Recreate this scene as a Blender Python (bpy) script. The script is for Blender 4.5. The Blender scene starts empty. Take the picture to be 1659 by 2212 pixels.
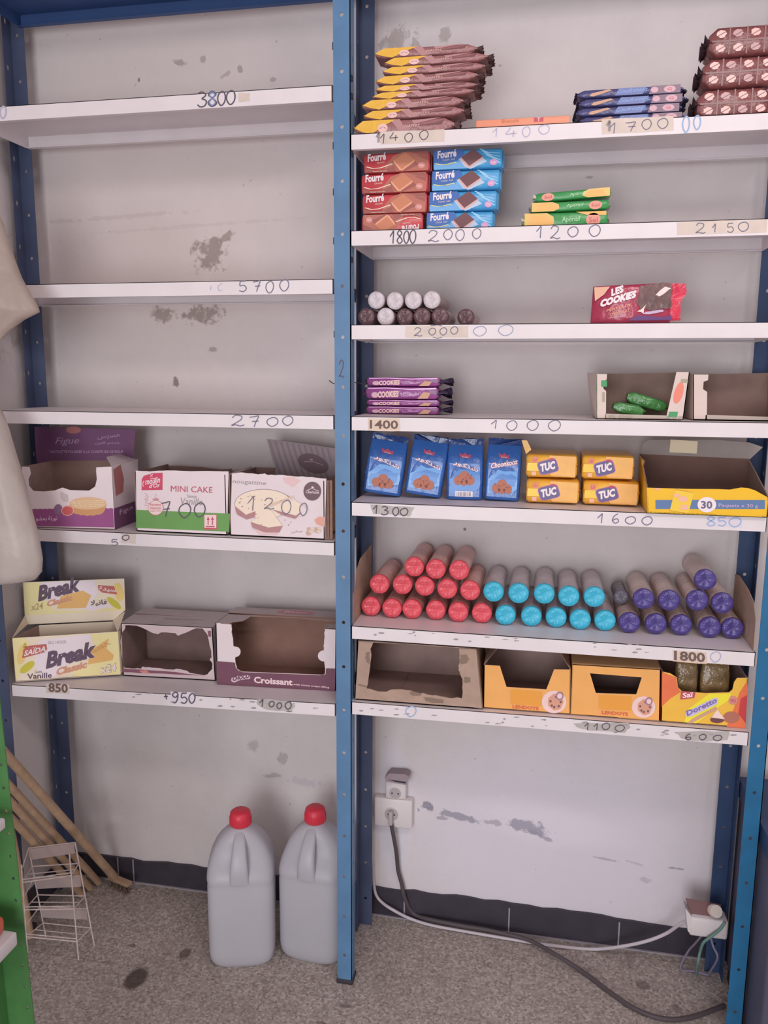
import bpy, bmesh, math, random
from mathutils import Vector, Matrix
from mathutils.geometry import tessellate_polygon
SC = bpy.context.scene
COL = SC.collection
V3 = Vector

# ------------------------------------------------------------------ camera
IW, IH = 1659, 2212
FPX = 1742.67
YAW, PITCH, ROLL = -0.193375, -0.168216, 0.005335
CAM = V3((0.486157, -1.957122, 1.686556))
_r = V3((math.cos(YAW), -math.sin(YAW), 0))
_h = V3((math.sin(YAW), math.cos(YAW), 0))
FWD = _h * math.cos(PITCH) + V3((0, 0, math.sin(PITCH)))
_u = _r.cross(FWD)
RGT = _r * math.cos(ROLL) + _u * math.sin(ROLL)
UPV = -_r * math.sin(ROLL) + _u * math.cos(ROLL)
cd = bpy.data.cameras.new('camera')
cam = bpy.data.objects.new('camera', cd); COL.objects.link(cam)
cam.matrix_world = Matrix(((RGT.x, UPV.x, -FWD.x, CAM.x), (RGT.y, UPV.y, -FWD.y, CAM.y),
                           (RGT.z, UPV.z, -FWD.z, CAM.z), (0, 0, 0, 1)))
cd.sensor_fit = 'HORIZONTAL'; cd.sensor_width = 36.0; cd.lens = 36.0 * FPX / IW
cd.clip_start = 0.02; cd.clip_end = 50
SC.camera = cam

# ------------------------------------------------------------------ light and exposure
SC.view_settings.view_transform = 'Standard'
SC.view_settings.look = 'None'
SC.view_settings.gamma = 1.0
SC.view_settings.use_curve_mapping = False
SC.view_settings.exposure = -0.02
w = bpy.data.worlds.new('world'); SC.world = w; w.use_nodes = True
bg = w.node_tree.nodes['Background']
bg.inputs[0].default_value = (1.0, 0.94, 0.95, 1); bg.inputs[1].default_value = 0.66

def area(name, loc, target, sx, sy, power, color):
    d = bpy.data.lights.new(name, 'AREA'); d.shape = 'RECTANGLE'; d.size = sx; d.size_y = sy
    d.energy = power; d.color = color
    o = bpy.data.objects.new(name, d); COL.objects.link(o)
    o.location = loc
    o.rotation_euler = (V3(target) - V3(loc)).to_track_quat('-Z', 'Y').to_euler()
    return o
# daylight through the shop door behind the camera, and the ceiling tube
area('door_daylight', (-0.2, -4.6, 1.25), (0.2, 0.3, 1.2), 1.7, 2.1, 84, (0.95, 0.97, 1.0))
area('ceiling_tube', (1.1, -1.7, 2.85), (0.8, 0.2, 1.9), 1.2, 0.25, 15, (1.0, 0.91, 0.89))

# ------------------------------------------------------------------ helpers
def ray(u, v): return FWD * FPX + RGT * (u - IW / 2) - UPV * (v - IH / 2)
def on_plane(P0, N):
    P0, N = V3(P0), V3(N).normalized()
    def f(u, v):
        d = ray(u, v); return CAM + d * ((P0 - CAM).dot(N) / d.dot(N))
    f.n = N if N.dot(CAM - P0) > 0 else -N
    return f
def PY(y): return on_plane((0, y, 0), (0, -1, 0))
def PZ(z): return on_plane((0, 0, z), (0, 0, 1))
def PXX(x): return on_plane((x, 0, 0), (1, 0, 0))
def PV(A, B):                      # upright plane through two floor-plan points
    d = V3(B) - V3(A); return on_plane((A[0], A[1], 0), (d.y, -d.x, 0))

class Zm:                          # a surface addressed in (zoomed) picture units
    def __init__(s, plane, ox=0, oy=0, k=1.0): s.f, s.ox, s.oy, s.k = plane, ox, oy, k
    def p(s, a, b, l=0.0): return s.f(s.ox + a / s.k, s.oy + b / s.k) + s.f.n * l
class Q:                           # a face with corners BL BR TR TL, addressed 0..1
    def __init__(s, BL, BR, TR, TL):
        s.c = [V3(x) for x in (BL, BR, TR, TL)]
        s.n = (s.c[1] - s.c[0]).cross(s.c[3] - s.c[0]).normalized()
        s.w = (s.c[1] - s.c[0]).length; s.h = (s.c[3] - s.c[0]).length
    def p(s, a, b, l=0.0):
        A = s.c[0].lerp(s.c[1], a); B = s.c[3].lerp(s.c[2], a)
        return A.lerp(B, b) + s.n * l
class Fn:
    def __init__(s, fn): s.fn = fn
    def p(s, a, b, l=0.0): return V3(s.fn(a, b, l))

_txt = {}
def text_mesh(t, bold=0.0, shear=0.0):
    key = (t, bold, shear)
    if key not in _txt:
        cu = bpy.data.curves.new('lettering', 'FONT'); cu.body = t; cu.size = 1.0
        cu.offset = bold; cu.shear = shear; cu.resolution_u = 2; cu.fill_mode = 'FRONT'
        ob = bpy.data.objects.new('lettering', cu)
        me = bpy.data.meshes.new_from_object(ob)
        vs = [(v.co.x, v.co.y) for v in me.vertices]; fs = [tuple(p.vertices) for p in me.polygons]
        bpy.data.objects.remove(ob); bpy.data.curves.remove(cu); bpy.data.meshes.remove(me)
        x0 = min(a for a, b in vs); x1 = max(a for a, b in vs); y0 = min(b for a, b in vs); y1 = max(b for a, b in vs)
        _txt[key] = ([((a - x0) / (x1 - x0), (b - y0) / (y1 - y0)) for a, b in vs], fs)
    return _txt[key]

def rounded(n, rx, ry, e=2.0):
    out = []
    for i in range(n):
        t = 2 * math.pi * i / n
        c, s_ = math.cos(t), math.sin(t)
        out.append((rx * math.copysign(abs(c) ** (2 / e), c), ry * math.copysign(abs(s_) ** (2 / e), s_)))
    return out
def smooth_path(pts, n=6, closed=False):
    P = [V3(p) if len(p) == 3 else V3((p[0], p[1], 0)) for p in pts]; out = []
    m = len(P)
    for i in range(m if closed else m - 1):
        a = P[(i - 1) % m] if closed or i > 0 else P[0]; b = P[i]; c = P[(i + 1) % m]
        d = P[(i + 2) % m] if closed or i + 2 < m else P[-1]
        for k in range(n):
            t = k / n
            out.append(0.5 * ((2 * b) + (c - a) * t + (2 * a - 5 * b + 4 * c - d) * t * t + (3 * b - a - 3 * c + d) * t ** 3))
    if not closed: out.append(P[-1])
    return out
def rag(pts, amp, n=5, seed=1, closed=True):
    R = random.Random(seed); out = []
    m = len(pts)
    for i in range(m if closed else m - 1):
        a, b = pts[i], pts[(i + 1) % m]
        for k in range(n):
            t = k / n; j = 0 if k == 0 else amp
            out.append((a[0] + (b[0] - a[0]) * t + R.uniform(-j, j), a[1] + (b[1] - a[1]) * t + R.uniform(-j, j)))
    if not closed: out.append(pts[-1])
    return out

class MB:
    def __init__(s): s.v, s.f, s.m, s.sm, s.mats, s.tapes = [], [], [], [], [], []
    def mi(s, m):
        if m not in s.mats: s.mats.append(m)
        return s.mats.index(m)
    def add(s, vs, fs, m, smooth=False):
        o = len(s.v); i = s.mi(m)
        s.v += [V3(x) for x in vs]
        for f in fs: s.f.append(tuple(o + k for k in f)); s.m.append(i); s.sm.append(smooth)
    def poly(s, pts, m, holes=()):
        loops = [[V3(p) for p in pts]] + [[V3(p) for p in h] for h in holes]
        tri = tessellate_polygon(loops)
        s.add([p for l in loops for p in l], tri, m)
    def slab(s, pts, off, mo, mi=None, holes=(), rim=None):   # flat sheet of real thickness
        off = V3(off); mi = mi or mo; rim = rim or mi
        s.poly(pts, mo, holes)
        s.poly([V3(p) + off for p in pts], mi, [[V3(p) + off for p in h] for h in holes])
        for l in [pts] + list(holes):
            n = len(l); L = [V3(p) for p in l]
            s.add(L + [p + off for p in L], [(i, (i + 1) % n, n + (i + 1) % n, n + i) for i in range(n)], rim)
    def box(s, a, b, m):
        (x0, y0, z0), (x1, y1, z1) = a, b
        s.add([(x0, y0, z0), (x1, y0, z0), (x1, y1, z0), (x0, y1, z0), (x0, y0, z1), (x1, y0, z1), (x1, y1, z1), (x0, y1, z1)],
              [(0, 3, 2, 1), (4, 5, 6, 7), (0, 1, 5, 4), (1, 2, 6, 5), (2, 3, 7, 6), (3, 0, 4, 7)], m)
    def rbox(s, a, b, r, m, seg=2):
        bm = bmesh.new(); bmesh.ops.create_cube(bm, size=1)
        a, b = V3(a), V3(b)
        for v in bm.verts: v.co = V3((a[i] if v.co[i] < 0 else b[i] for i in range(3)))
        bmesh.ops.bevel(bm, geom=bm.edges[:], offset=r, segments=seg, affect='EDGES', profile=0.5)
        bm.verts.index_update()
        s.add([v.co.copy() for v in bm.verts], [tuple(v.index for v in f.verts) for f in bm.faces], m, True); bm.free()
    def loft(s, rings, m, caps=True, smooth=True, closed=True):
        n = len(rings[0]); vs = [p for r_ in rings for p in r_]; fs = []
        for i in range(len(rings) - 1):
            for k in range(n if closed else n - 1):
                k2 = (k + 1) % n
                fs.append((i * n + k, i * n + k2, (i + 1) * n + k2, (i + 1) * n + k))
        s.add(vs, fs, m, smooth)
        if caps:
            s.add(rings[0], [tuple(range(n))[::-1]], m); s.add(rings[-1], [tuple(range(n))], m)
    def cyl(s, p0, p1, r0, m, r1=None, n=20, smooth=True, caps=True):
        p0, p1 = V3(p0), V3(p1); r1 = r0 if r1 is None else r1
        d = (p1 - p0).normalized(); a = d.orthogonal().normalized(); b = d.cross(a)
        ring = lambda c, r_: [c + a * (r_ * math.cos(2 * math.pi * i / n)) + b * (r_ * math.sin(2 * math.pi * i / n)) for i in range(n)]
        s.loft([ring(p0, r0), ring(p1, r1)], m, caps, smooth)
    def tube(s, pts, r, m, n=8):
        P = [V3(p) for p in pts]; rings = []
        a = None
        for i, p in enumerate(P):
            d = (P[min(i + 1, len(P) - 1)] - P[max(i - 1, 0)]).normalized()
            a = d.orthogonal().normalized() if a is None else (a - d * a.dot(d)).normalized()
            b = d.cross(a)
            rings.append([p + a * (r * math.cos(2 * math.pi * k / n)) + b * (r * math.sin(2 * math.pi * k / n)) for k in range(n)])
        s.loft(rings, m)
    def revolve(s, prof, c, m, n=24, axis=(0, 0, 1)):      # prof: (radius, height)
        c = V3(c); ax = V3(axis).normalized(); a = ax.orthogonal().normalized(); b = ax.cross(a)
        s.loft([[c + ax * h + a * (r_ * math.cos(2 * math.pi * i / n)) + b * (r_ * math.sin(2 * math.pi * i / n)) for i in range(n)] for r_, h in prof], m)
    # printed decoration on a surface S
    def decal(s, S, pts, m, l=0.0006, holes=()):
        s.poly([S.p(a, b, l) for a, b in pts], m, [[S.p(a, b, l) for a, b in h] for h in holes])
    def rect(s, S, a0, b0, a1, b1, m, l=0.0006): s.decal(S, [(a0, b0), (a1, b0), (a1, b1), (a0, b1)], m, l)
    def ell(s, S, a, b, ra, rb, m, l=0.0008, rot=0, n=28, e=2.0):
        c, q = math.cos(rot), math.sin(rot)
        s.decal(S, [(a + x * c - y * q, b + x * q + y * c) for x, y in rounded(n, ra, rb, e)], m, l)
    def txt(s, S, t, BL, BR, TL, m, l=0.0012, bold=0.0, shear=0.0):
        vs, fs = text_mesh(t, bold, shear)
        s.add([S.p(BL[0] + (BR[0] - BL[0]) * x + (TL[0] - BL[0]) * y, BL[1] + (BR[1] - BL[1]) * x + (TL[1] - BL[1]) * y, l) for x, y in vs], fs, m)
    def stroke(s, S, pts, wd, m, l=0.0007, closed=False):
        P = [V3((a[0], a[1], 0)) for a in pts]; n = len(P); L = []
        for i in range(n):
            d = (P[(i + 1) % n if closed else min(i + 1, n - 1)] - P[(i - 1) % n if closed else max(i - 1, 0)])
            d.normalize(); q = V3((-d.y, d.x, 0)) * (wd / 2)
            L += [P[i] + q, P[i] - q]
        fs = [(2 * i, 2 * i + 1, (2 * i + 3) % (2 * n), (2 * i + 2) % (2 * n)) for i in range(n if closed else n - 1)]
        s.add([S.p(q.x, q.y, l) for q in L], fs, m)
    def digits(s, S, t, boxes, wd, m, l=0.0007):
        for ch, (x0, y0, x1, y1) in zip(t, boxes):      # box: left, top, right, bottom in picture units
            for path, cl in DIG[ch]:
                pp = smooth_path(path, 6, cl)
                s.stroke(S, [(x0 + (x1 - x0) * q.x, y1 + (y0 - y1) * q.y) for q in pp], wd, m, l, cl)
    def build(s, name, parent=None, loc=None):
        me = bpy.data.meshes.new(name)
        o3 = V3((0, 0, 0))
        if parent is not None:
            q = parent
            while q is not None: o3 += q.location; q = q.parent
        if loc is not None: o3 = o3 + V3(loc)
        me.from_pydata([tuple(v - o3) for v in s.v], [], s.f)
        for m in s.mats: me.materials.append(m)
        me.polygons.foreach_set('material_index', s.m); me.polygons.foreach_set('use_smooth', s.sm)
        me.update()
        ob = bpy.data.objects.new(name, me); COL.objects.link(ob)
        if parent is not None: ob.parent = parent
        if loc is not None: ob.location = loc
        return ob

DIG = {
 '0': [([(.5, 1), (.1, .75), (.05, .35), (.4, 0), (.8, .2), (.95, .6), (.8, .92)], True)],
 '1': [([(.05, .55), (.35, .8), (.6, 1), (.55, .5), (.5, 0)], False)],
 '2': [([(.1, .75), (.35, 1), (.8, .9), (.75, .6), (.4, .3), (.05, .05), (.35, .1), (.7, 0), (1, .1)], False)],
 '3': [([(.1, .9), (.5, 1), (.85, .8), (.45, .55)], False), ([(.45, .55), (.9, .4), (.75, .08), (.3, 0), (.05, .15)], False)],
 '4': [([(.45, 1), (.25, .65), (.02, .3), (.5, .35), (.98, .4)], False), ([(.75, .7), (.7, .35), (.68, 0)], False)],
 '5': [([(.85, 1), (.5, .97), (.2, .95), (.15, .55), (.6, .6), (.9, .3), (.55, 0), (.05, .1)], False)],
 '6': [([(.8, 1), (.3, .75), (.05, .3), (.4, 0), (.85, .15), (.75, .45), (.3, .4), (.1, .25)], False)],
 '7': [([(.05, .9), (.5, .95), (.95, 1), (.7, .5), (.5, 0)], False), ([(.3, .5), (.6, .52), (.95, .55)], False)],
 '8': [([(.5, .55), (.12, .75), (.45, 1), (.85, .8), (.5, .55), (.08, .25), (.45, 0), (.92, .22)], True)],
 '9': [([(.85, .7), (.5, .5), (.12, .75), (.5, 1), (.88, .85), (.85, .4), (.6, .05), (.25, 0)], False)],
}

def thing(name, label, cat, loc=(0, 0, 0), group=None):
    o = bpy.data.objects.new(name, None); COL.objects.link(o); o.empty_display_size = 0.05
    o.location = loc; return tag(o, label, cat, group)
def tag(o, label, cat=None, group=None):
    o['label'] = label
    if cat: o['category'] = cat
    if group: o['group'] = group
    return o
def struct(o): o['kind'] = 'structure'; return o
def dup(root, loc, rot=(0, 0, 0), label=None, scale=None):
    c = root.copy(); COL.objects.link(c); c.location = loc; c.rotation_euler = rot
    if scale: c.scale = scale
    if label: c['label'] = label
    for ch in root.children:
        d = ch.copy(); COL.objects.link(d); d.parent = c
        for g in ch.children:
            e = g.copy(); COL.objects.link(e); e.parent = d
    return c

# ------------------------------------------------------------------ materials
GAIN = 1.22
def lin(c): c /= 255; return c / 12.92 if c <= .04045 else ((c + .055) / 1.055) ** 2.4
def rgb(c, g=None):  # greys and lifts every colour: mild haze put into the albedo
    a = sum(c[:3]) / 3
    return tuple(min(.9, lin(min(250, 9 + .955 * (.9 * x + .1 * a))) * (g or GAIN)) for x in c) + (1,)
_m = {}
def M(name, c, rough=.6, spec=.3, noise=0.0, ns=30, bump=0.0, bs=60, metal=0.0, gain=None, trans=0.0, coat=0.0):
    if name in _m: return _m[name]
    m = bpy.data.materials.new(name); m.use_nodes = True; nt = m.node_tree; b = nt.nodes['Principled BSDF']
    col = rgb(c, gain)
    b.inputs['Base Color'].default_value = col; b.inputs['Roughness'].default_value = rough
    b.inputs['Specular IOR Level'].default_value = spec; b.inputs['Metallic'].default_value = metal
    b.inputs['Coat Weight'].default_value = coat
    if noise or bump:
        tc = nt.nodes.new('ShaderNodeTexCoord')
    if noise:
        t = nt.nodes.new('ShaderNodeTexNoise'); t.inputs['Scale'].default_value = ns; t.inputs['Detail'].default_value = 4
        nt.links.new(tc.outputs['Object'], t.inputs['Vector'])
        r = nt.nodes.new('ShaderNodeValToRGB'); r.color_ramp.elements[0].position = .3; r.color_ramp.elements[1].position = .7
        r.color_ramp.elements[0].color = tuple(x * (1 - noise) for x in col[:3]) + (1,)
        r.color_ramp.elements[1].color = tuple(min(.95, x * (1 + noise * .6)) for x in col[:3]) + (1,)
        nt.links.new(t.outputs['Fac'], r.inputs['Fac']); nt.links.new(r.outputs['Color'], b.inputs['Base Color'])
    if bump:
        t2 = nt.nodes.new('ShaderNodeTexNoise'); t2.inputs['Scale'].default_value = bs; t2.inputs['Detail'].default_value = 3
        nt.links.new(tc.outputs['Object'], t2.inputs['Vector'])
        bp = nt.nodes.new('ShaderNodeBump'); bp.inputs['Strength'].default_value = bump; bp.inputs['Distance'].default_value = .01
        nt.links.new(t2.outputs['Fac'], bp.inputs['Height']); nt.links.new(bp.outputs['Normal'], b.inputs['Normal'])
    if trans:
        out = nt.nodes['Material Output']
        tl = nt.nodes.new('ShaderNodeBsdfTranslucent'); tl.inputs[0].default_value = col
        mx = nt.nodes.new('ShaderNodeMixShader'); mx.inputs[0].default_value = trans
        nt.links.new(b.outputs[0], mx.inputs[1]); nt.links.new(tl.outputs[0], mx.inputs[2]); nt.links.new(mx.outputs[0], out.inputs[0])
    _m[name] = m; return m
def film(name, c, alpha, trans=.4, rough=.35):
    m = M(name, c, rough, .4, .10, 14, .75, 16, trans=trans); nt = m.node_tree; out = nt.nodes['Material Output']
    src = out.inputs[0].links[0].from_socket
    tp = nt.nodes.new('ShaderNodeBsdfTransparent'); mx = nt.nodes.new('ShaderNodeMixShader'); mx.inputs[0].default_value = 1 - alpha
    nt.links.new(src, mx.inputs[1]); nt.links.new(tp.outputs[0], mx.inputs[2]); nt.links.new(mx.outputs[0], out.inputs[0])
    return m

def math_node(nt, op, a, b=None, c=None):
    n = nt.nodes.new('ShaderNodeMath'); n.operation = op
    for i, x in enumerate((a, b, c)):
        if x is None: continue
        if isinstance(x, (int, float)): n.inputs[i].default_value = x
        else: nt.links.new(x, n.inputs[i])
    return n.outputs[0]
def wall_material(name, base, stains, patches=(), lines=()):
    m = bpy.data.materials.new(name); m.use_nodes = True; nt = m.node_tree; b = nt.nodes['Principled BSDF']
    b.inputs['Roughness'].default_value = .8; b.inputs['Specular IOR Level'].default_value = .15
    tc = nt.nodes.new('ShaderNodeTexCoord'); sep = nt.nodes.new('ShaderNodeSeparateXYZ'); nt.links.new(tc.outputs['Object'], sep.inputs[0])
    def noise(sc, det=6, rgh=.6):
        n = nt.nodes.new('ShaderNodeTexNoise'); n.inputs['Scale'].default_value = sc; n.inputs['Detail'].default_value = det
        n.inputs['Roughness'].default_value = rgh
        nt.links.new(tc.outputs['Object'], n.inputs['Vector']); return n.outputs['Fac']
    n1, n2, n3 = noise(2.2), noise(26, 8, .7), noise(7, 6, .65)
    col = nt.nodes.new('ShaderNodeValToRGB'); col.color_ramp.elements[0].position = .32; col.color_ramp.elements[1].position = .66
    col.color_ramp.elements[0].color = rgb([x * .935 for x in base]); col.color_ramp.elements[1].color = rgb(base)
    nt.links.new(math_node(nt, 'MULTIPLY_ADD', n3, .5, math_node(nt, 'MULTIPLY', n1, .5)), col.inputs['Fac'])
    cur = col.outputs['Color']
    def mix(fac, c2):
        nonlocal cur
        x = nt.nodes.new('ShaderNodeMix'); x.data_type = 'RGBA'
        nt.links.new(fac, x.inputs['Factor']); nt.links.new(cur, x.inputs['A']); x.inputs['B'].default_value = c2
        cur = x.outputs['Result']
    def mask(cx, cz, rx, rz, rot, soft, nz):
        c, s_ = math.cos(rot), math.sin(rot)
        dx = math_node(nt, 'SUBTRACT', sep.outputs['X'], cx); dz = math_node(nt, 'SUBTRACT', sep.outputs['Z'], cz)
        a = math_node(nt, 'DIVIDE', math_node(nt, 'MULTIPLY_ADD', dx, c, math_node(nt, 'MULTIPLY', dz, s_)), rx)
        e = math_node(nt, 'DIVIDE', math_node(nt, 'MULTIPLY_ADD', dz, c, math_node(nt, 'MULTIPLY', dx, -s_)), rz)
        d = math_node(nt, 'SQRT', math_node(nt, 'MULTIPLY_ADD', a, a, math_node(nt, 'MULTIPLY', e, e)))
        # ragged inside mask: 1 - d + noise
        v = math_node(nt, 'ADD', math_node(nt, 'SUBTRACT', 1.0, d), math_node(nt, 'MULTIPLY', math_node(nt, 'SUBTRACT', n2, .52), nz))
        cl = nt.nodes.new('ShaderNodeMapRange'); cl.inputs['From Min'].default_value = 0; cl.inputs['From Max'].default_value = soft
        nt.links.new(v, cl.inputs['Value']); return cl.outputs['Result']
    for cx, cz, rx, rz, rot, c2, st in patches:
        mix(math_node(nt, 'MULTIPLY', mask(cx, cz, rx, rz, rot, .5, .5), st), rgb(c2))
    for cx, cz, rx, rz, rot, c2, st in stains:
        mix(math_node(nt, 'MULTIPLY', mask(cx, cz, rx, rz, rot, .35, 4.2), st), rgb(c2))
    sp = math_node(nt, 'GREATER_THAN', noise(48, 2, .5), .735)
    mix(math_node(nt, 'MULTIPLY', sp, .35), rgb((130, 112, 108)))
    nt.links.new(cur, b.inputs['Base Color'])
    bp = nt.nodes.new('ShaderNodeBump'); bp.inputs['Strength'].default_value = .18; bp.inputs['Distance'].default_value = .008
    nt.links.new(n2, bp.inputs['Height']); nt.links.new(bp.outputs['Normal'], b.inputs['Normal'])
    return m
def floor_material():
    m = bpy.data.materials.new('terrazzo'); m.use_nodes = True; nt = m.node_tree; b = nt.nodes['Principled BSDF']
    b.inputs['Roughness'].default_value = .55; b.inputs['Specular IOR Level'].default_value = .2
    tc = nt.nodes.new('ShaderNodeTexCoord'); O = tc.outputs['Object']
    def vor(sc):
        v = nt.nodes.new('ShaderNodeTexVoronoi'); v.inputs['Scale'].default_value = sc; nt.links.new(O, v.inputs['Vector']); return v
    def ramp(src, stops):
        r = nt.nodes.new('ShaderNodeValToRGB'); e = r.color_ramp.elements
        while len(e) < len(stops): e.new(.5)
        for k, (p, c) in enumerate(stops): e[k].position = p; e[k].color = c
        nt.links.new(src, r.inputs['Fac']); return r.outputs['Color']
    v1 = vor(170)
    sx = nt.nodes.new('ShaderNodeSeparateColor'); nt.links.new(v1.outputs['Color'], sx.inputs[0])
    chips = ramp(sx.outputs[0], [(0, rgb((132, 120, 114))), (.25, rgb((152, 141, 135))), (.7, rgb((166, 156, 150))), (1, rgb((190, 181, 174)))])
    n = nt.nodes.new('ShaderNodeTexNoise'); n.inputs['Scale'].default_value = 3.5; n.inputs['Detail'].default_value = 5; nt.links.new(O, n.inputs['Vector'])
    x = nt.nodes.new('ShaderNodeMix'); x.data_type = 'RGBA'; x.blend_type = 'MULTIPLY'; x.inputs['Factor'].default_value = .8
    nt.links.new(chips, x.inputs['A']); nt.links.new(ramp(n.outputs['Fac'], [(.3, (.82, .79, .77, 1)), (.7, (1.0, .98, .97, 1))]), x.inputs['B'])
    br = nt.nodes.new('ShaderNodeTexBrick'); br.offset = 0; br.inputs['Scale'].default_value = 1
    br.inputs['Brick Width'].default_value = .333; br.inputs['Row Height'].default_value = .333; br.inputs['Mortar Size'].default_value = .0022
    br.inputs['Color1'].default_value = (1, 1, 1, 1); br.inputs['Color2'].default_value = (.96, .95, .94, 1); br.inputs['Mortar'].default_value = (.62, .58, .55, 1)
    mp = nt.nodes.new('ShaderNodeMapping'); mp.inputs['Location'].default_value = (.21, .06, 0); nt.links.new(O, mp.inputs[0]); nt.links.new(mp.outputs[0], br.inputs['Vector'])
    y = nt.nodes.new('ShaderNodeMix'); y.data_type = 'RGBA'; y.blend_type = 'MULTIPLY'; y.inputs['Factor'].default_value = .4
    nt.links.new(x.outputs['Result'], y.inputs['A']); nt.links.new(br.outputs['Color'], y.inputs['B'])
    cur = y.outputs['Result']
    sep = nt.nodes.new('ShaderNodeSeparateXYZ'); nt.links.new(O, sep.inputs[0])
    for cx, cy, rx, ry, c2, st in ((-.586, -.10, .032, .046, (62, 50, 46), .85), (-.492, .02, .017, .022, (70, 58, 54), .7),
                                   (-.66, .02, .012, .008, (70, 58, 54), .6), (.82, .16, .02, .02, (88, 70, 66), .6), (.9, .09, .015, .015, (88, 70, 66), .5),
                                   (.02, -.08, .02, .008, (80, 66, 62), .6), (-.03, -.15, .016, .008, (80, 66, 62), .6)):
        dx = math_node(nt, 'DIVIDE', math_node(nt, 'SUBTRACT', sep.outputs['X'], cx), rx)
        dy = math_node(nt, 'DIVIDE', math_node(nt, 'SUBTRACT', sep.outputs['Y'], cy), ry)
        d = math_node(nt, 'SQRT', math_node(nt, 'MULTIPLY_ADD', dx, dx, math_node(nt, 'MULTIPLY', dy, dy)))
        mr = nt.nodes.new('ShaderNodeMapRange'); mr.inputs['From Min'].default_value = 1.1; mr.inputs['From Max'].default_value = .75
        mr.inputs['To Max'].default_value = st
        nt.links.new(math_node(nt, 'ADD', d, math_node(nt, 'MULTIPLY', math_node(nt, 'SUBTRACT', n.outputs['Fac'], .5), .4)), mr.inputs['Value'])
        z = nt.nodes.new('ShaderNodeMix'); z.data_type = 'RGBA'; nt.links.new(mr.outputs['Result'], z.inputs['Factor'])
        nt.links.new(cur, z.inputs['A']); z.inputs['B'].default_value = rgb(c2); cur = z.outputs['Result']
    nt.links.new(cur, b.inputs['Base Color'])
    return m

WHITE = M('shelf_paint', (212, 203, 207), .45, .35, .05, 9)
BLUE = M('blue_enamel', (74, 116, 158), .45, .35, .12, 14)
BLUED = M('blue_enamel_grey', (64, 74, 104), .55, .25, .2, 9)  # darker, greyer blue for rear posts, left front post and gusset
BLUETOP = M('blue_top_paint', (44, 72, 124), .55, .3, .12, 6)
CARD = M('cardboard', (166, 138, 122), .85, .1, .1, 40)
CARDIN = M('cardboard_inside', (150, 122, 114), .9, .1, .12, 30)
GREYC = M('grey_board', (178, 164, 166), .75, .2, .05, 20)
WHITEC = M('white_carton', (214, 199, 203), .55, .3, .03, 20)
INK = M('marker_ink', (112, 108, 128), .7, .2)
INKB = M('blue_marker', (108, 126, 178), .7, .2)
INKD = M('dark_marker', (88, 80, 92), .7, .2)
INKF = M('faded_marker', (168, 164, 190), .7, .2)
TAPE = M('yellowed_tape', (200, 183, 172), .5, .4, .08, 30)
TAPEG = M('grey_tape', (170, 162, 158), .5, .4, .1, 40)
PWHITE = M('print_white', (226, 210, 214), .4, .4)
PDARK = M('print_dark', (86, 66, 84), .5, .3)
PRED = M('print_red', (190, 66, 80), .4, .4)
BLACKP = M('black_rubber', (48, 42, 52), .6, .3)
HOLE = M('dark_slot', (40, 44, 66), .8, .1)

# ------------------------------------------------------------------ setting
WY = 0.312                                     # back wall plane
XL_, XR_ = -1.045, 2.9
st = []
D_ = (142, 128, 122)
for cx, cy, ru, rv, rot, c2, s_ in (            # stains, measured on the wall
        (455, 548, 40, 34, .5, D_, .9), (487, 513, 20, 10, .5, D_, .8), (356, 680, 30, 18, -.2, D_, .85), (440, 676, 48, 20, .15, D_, .9),
        (462, 754, 10, 6, 0, D_, .7), (380, 828, 8, 12, .3, (110, 96, 94), .8), (525, 400, 6, 8, 0, D_, .7), (390, 135, 14, 7, -.3, D_, .7),
        (437, 128, 7, 6, 0, D_, .6), (520, 150, 7, 8, 0, D_, .7), (300, 172, 4, 5, 0, (110, 96, 94), .8), (490, 160, 14, 6, .4, D_, .5), (590, 172, 7, 5, 0, D_, .6),
        (240, 470, 190, 5, .04, D_, .2), (420, 488, 260, 4, .04, D_, .14),
        (860, 85, 40, 26, 0, D_, .6), (960, 70, 14, 22, 0, D_, .55), (900, 95, 12, 22, .4, D_, .5), (1080, 142, 6, 3, -.4, D_, .6), (1272, 383, 9, 4, 0, D_, .6), (1004, 1143, 3, 3, 0, (96, 84, 84), .8),
        (550, 1612, 14, 20, .2, (160, 148, 150), .6), (610, 1640, 14, 20, 0, (150, 140, 144), .6), (590, 1676, 26, 6, .1, (150, 138, 140), .6), (660, 1690, 40, 10, 0, (176, 164, 178), .5),
        (930, 1745, 16, 9, -.6, (134, 130, 146), .95), (956, 1768, 14, 5, 0, (150, 146, 160), .8), (985, 1762, 60, 9, -.2, (146, 142, 158), .9),
        (1060, 1776, 30, 8, -.1, (152, 148, 162), .7), (1140, 1786, 48, 16, -.15, (150, 146, 162), .9), (1170, 1806, 40, 5, -.4, (146, 142, 160), .7), (1300, 1854, 30, 3, -.1, (156, 152, 166), .7), (1370, 1864, 20, 4, -.2, (160, 156, 170), .5), (1460, 1876, 22, 3, 0, (146, 142, 158), .8),
        (1395, 1900, 12, 7, 0, (160, 154, 168), .5), (904, 1750, 4, 5, 0, (140, 134, 146), .8)):
    f = PY(WY); p0 = f(cx, cy); k = (f(cx + 10, cy) - p0).length / 10
    st.append((p0.x, p0.z, ru * k, rv * k, rot, c2, s_))
pat = []  # lower-right whitening is bluish daylight put into the wall paint
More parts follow.
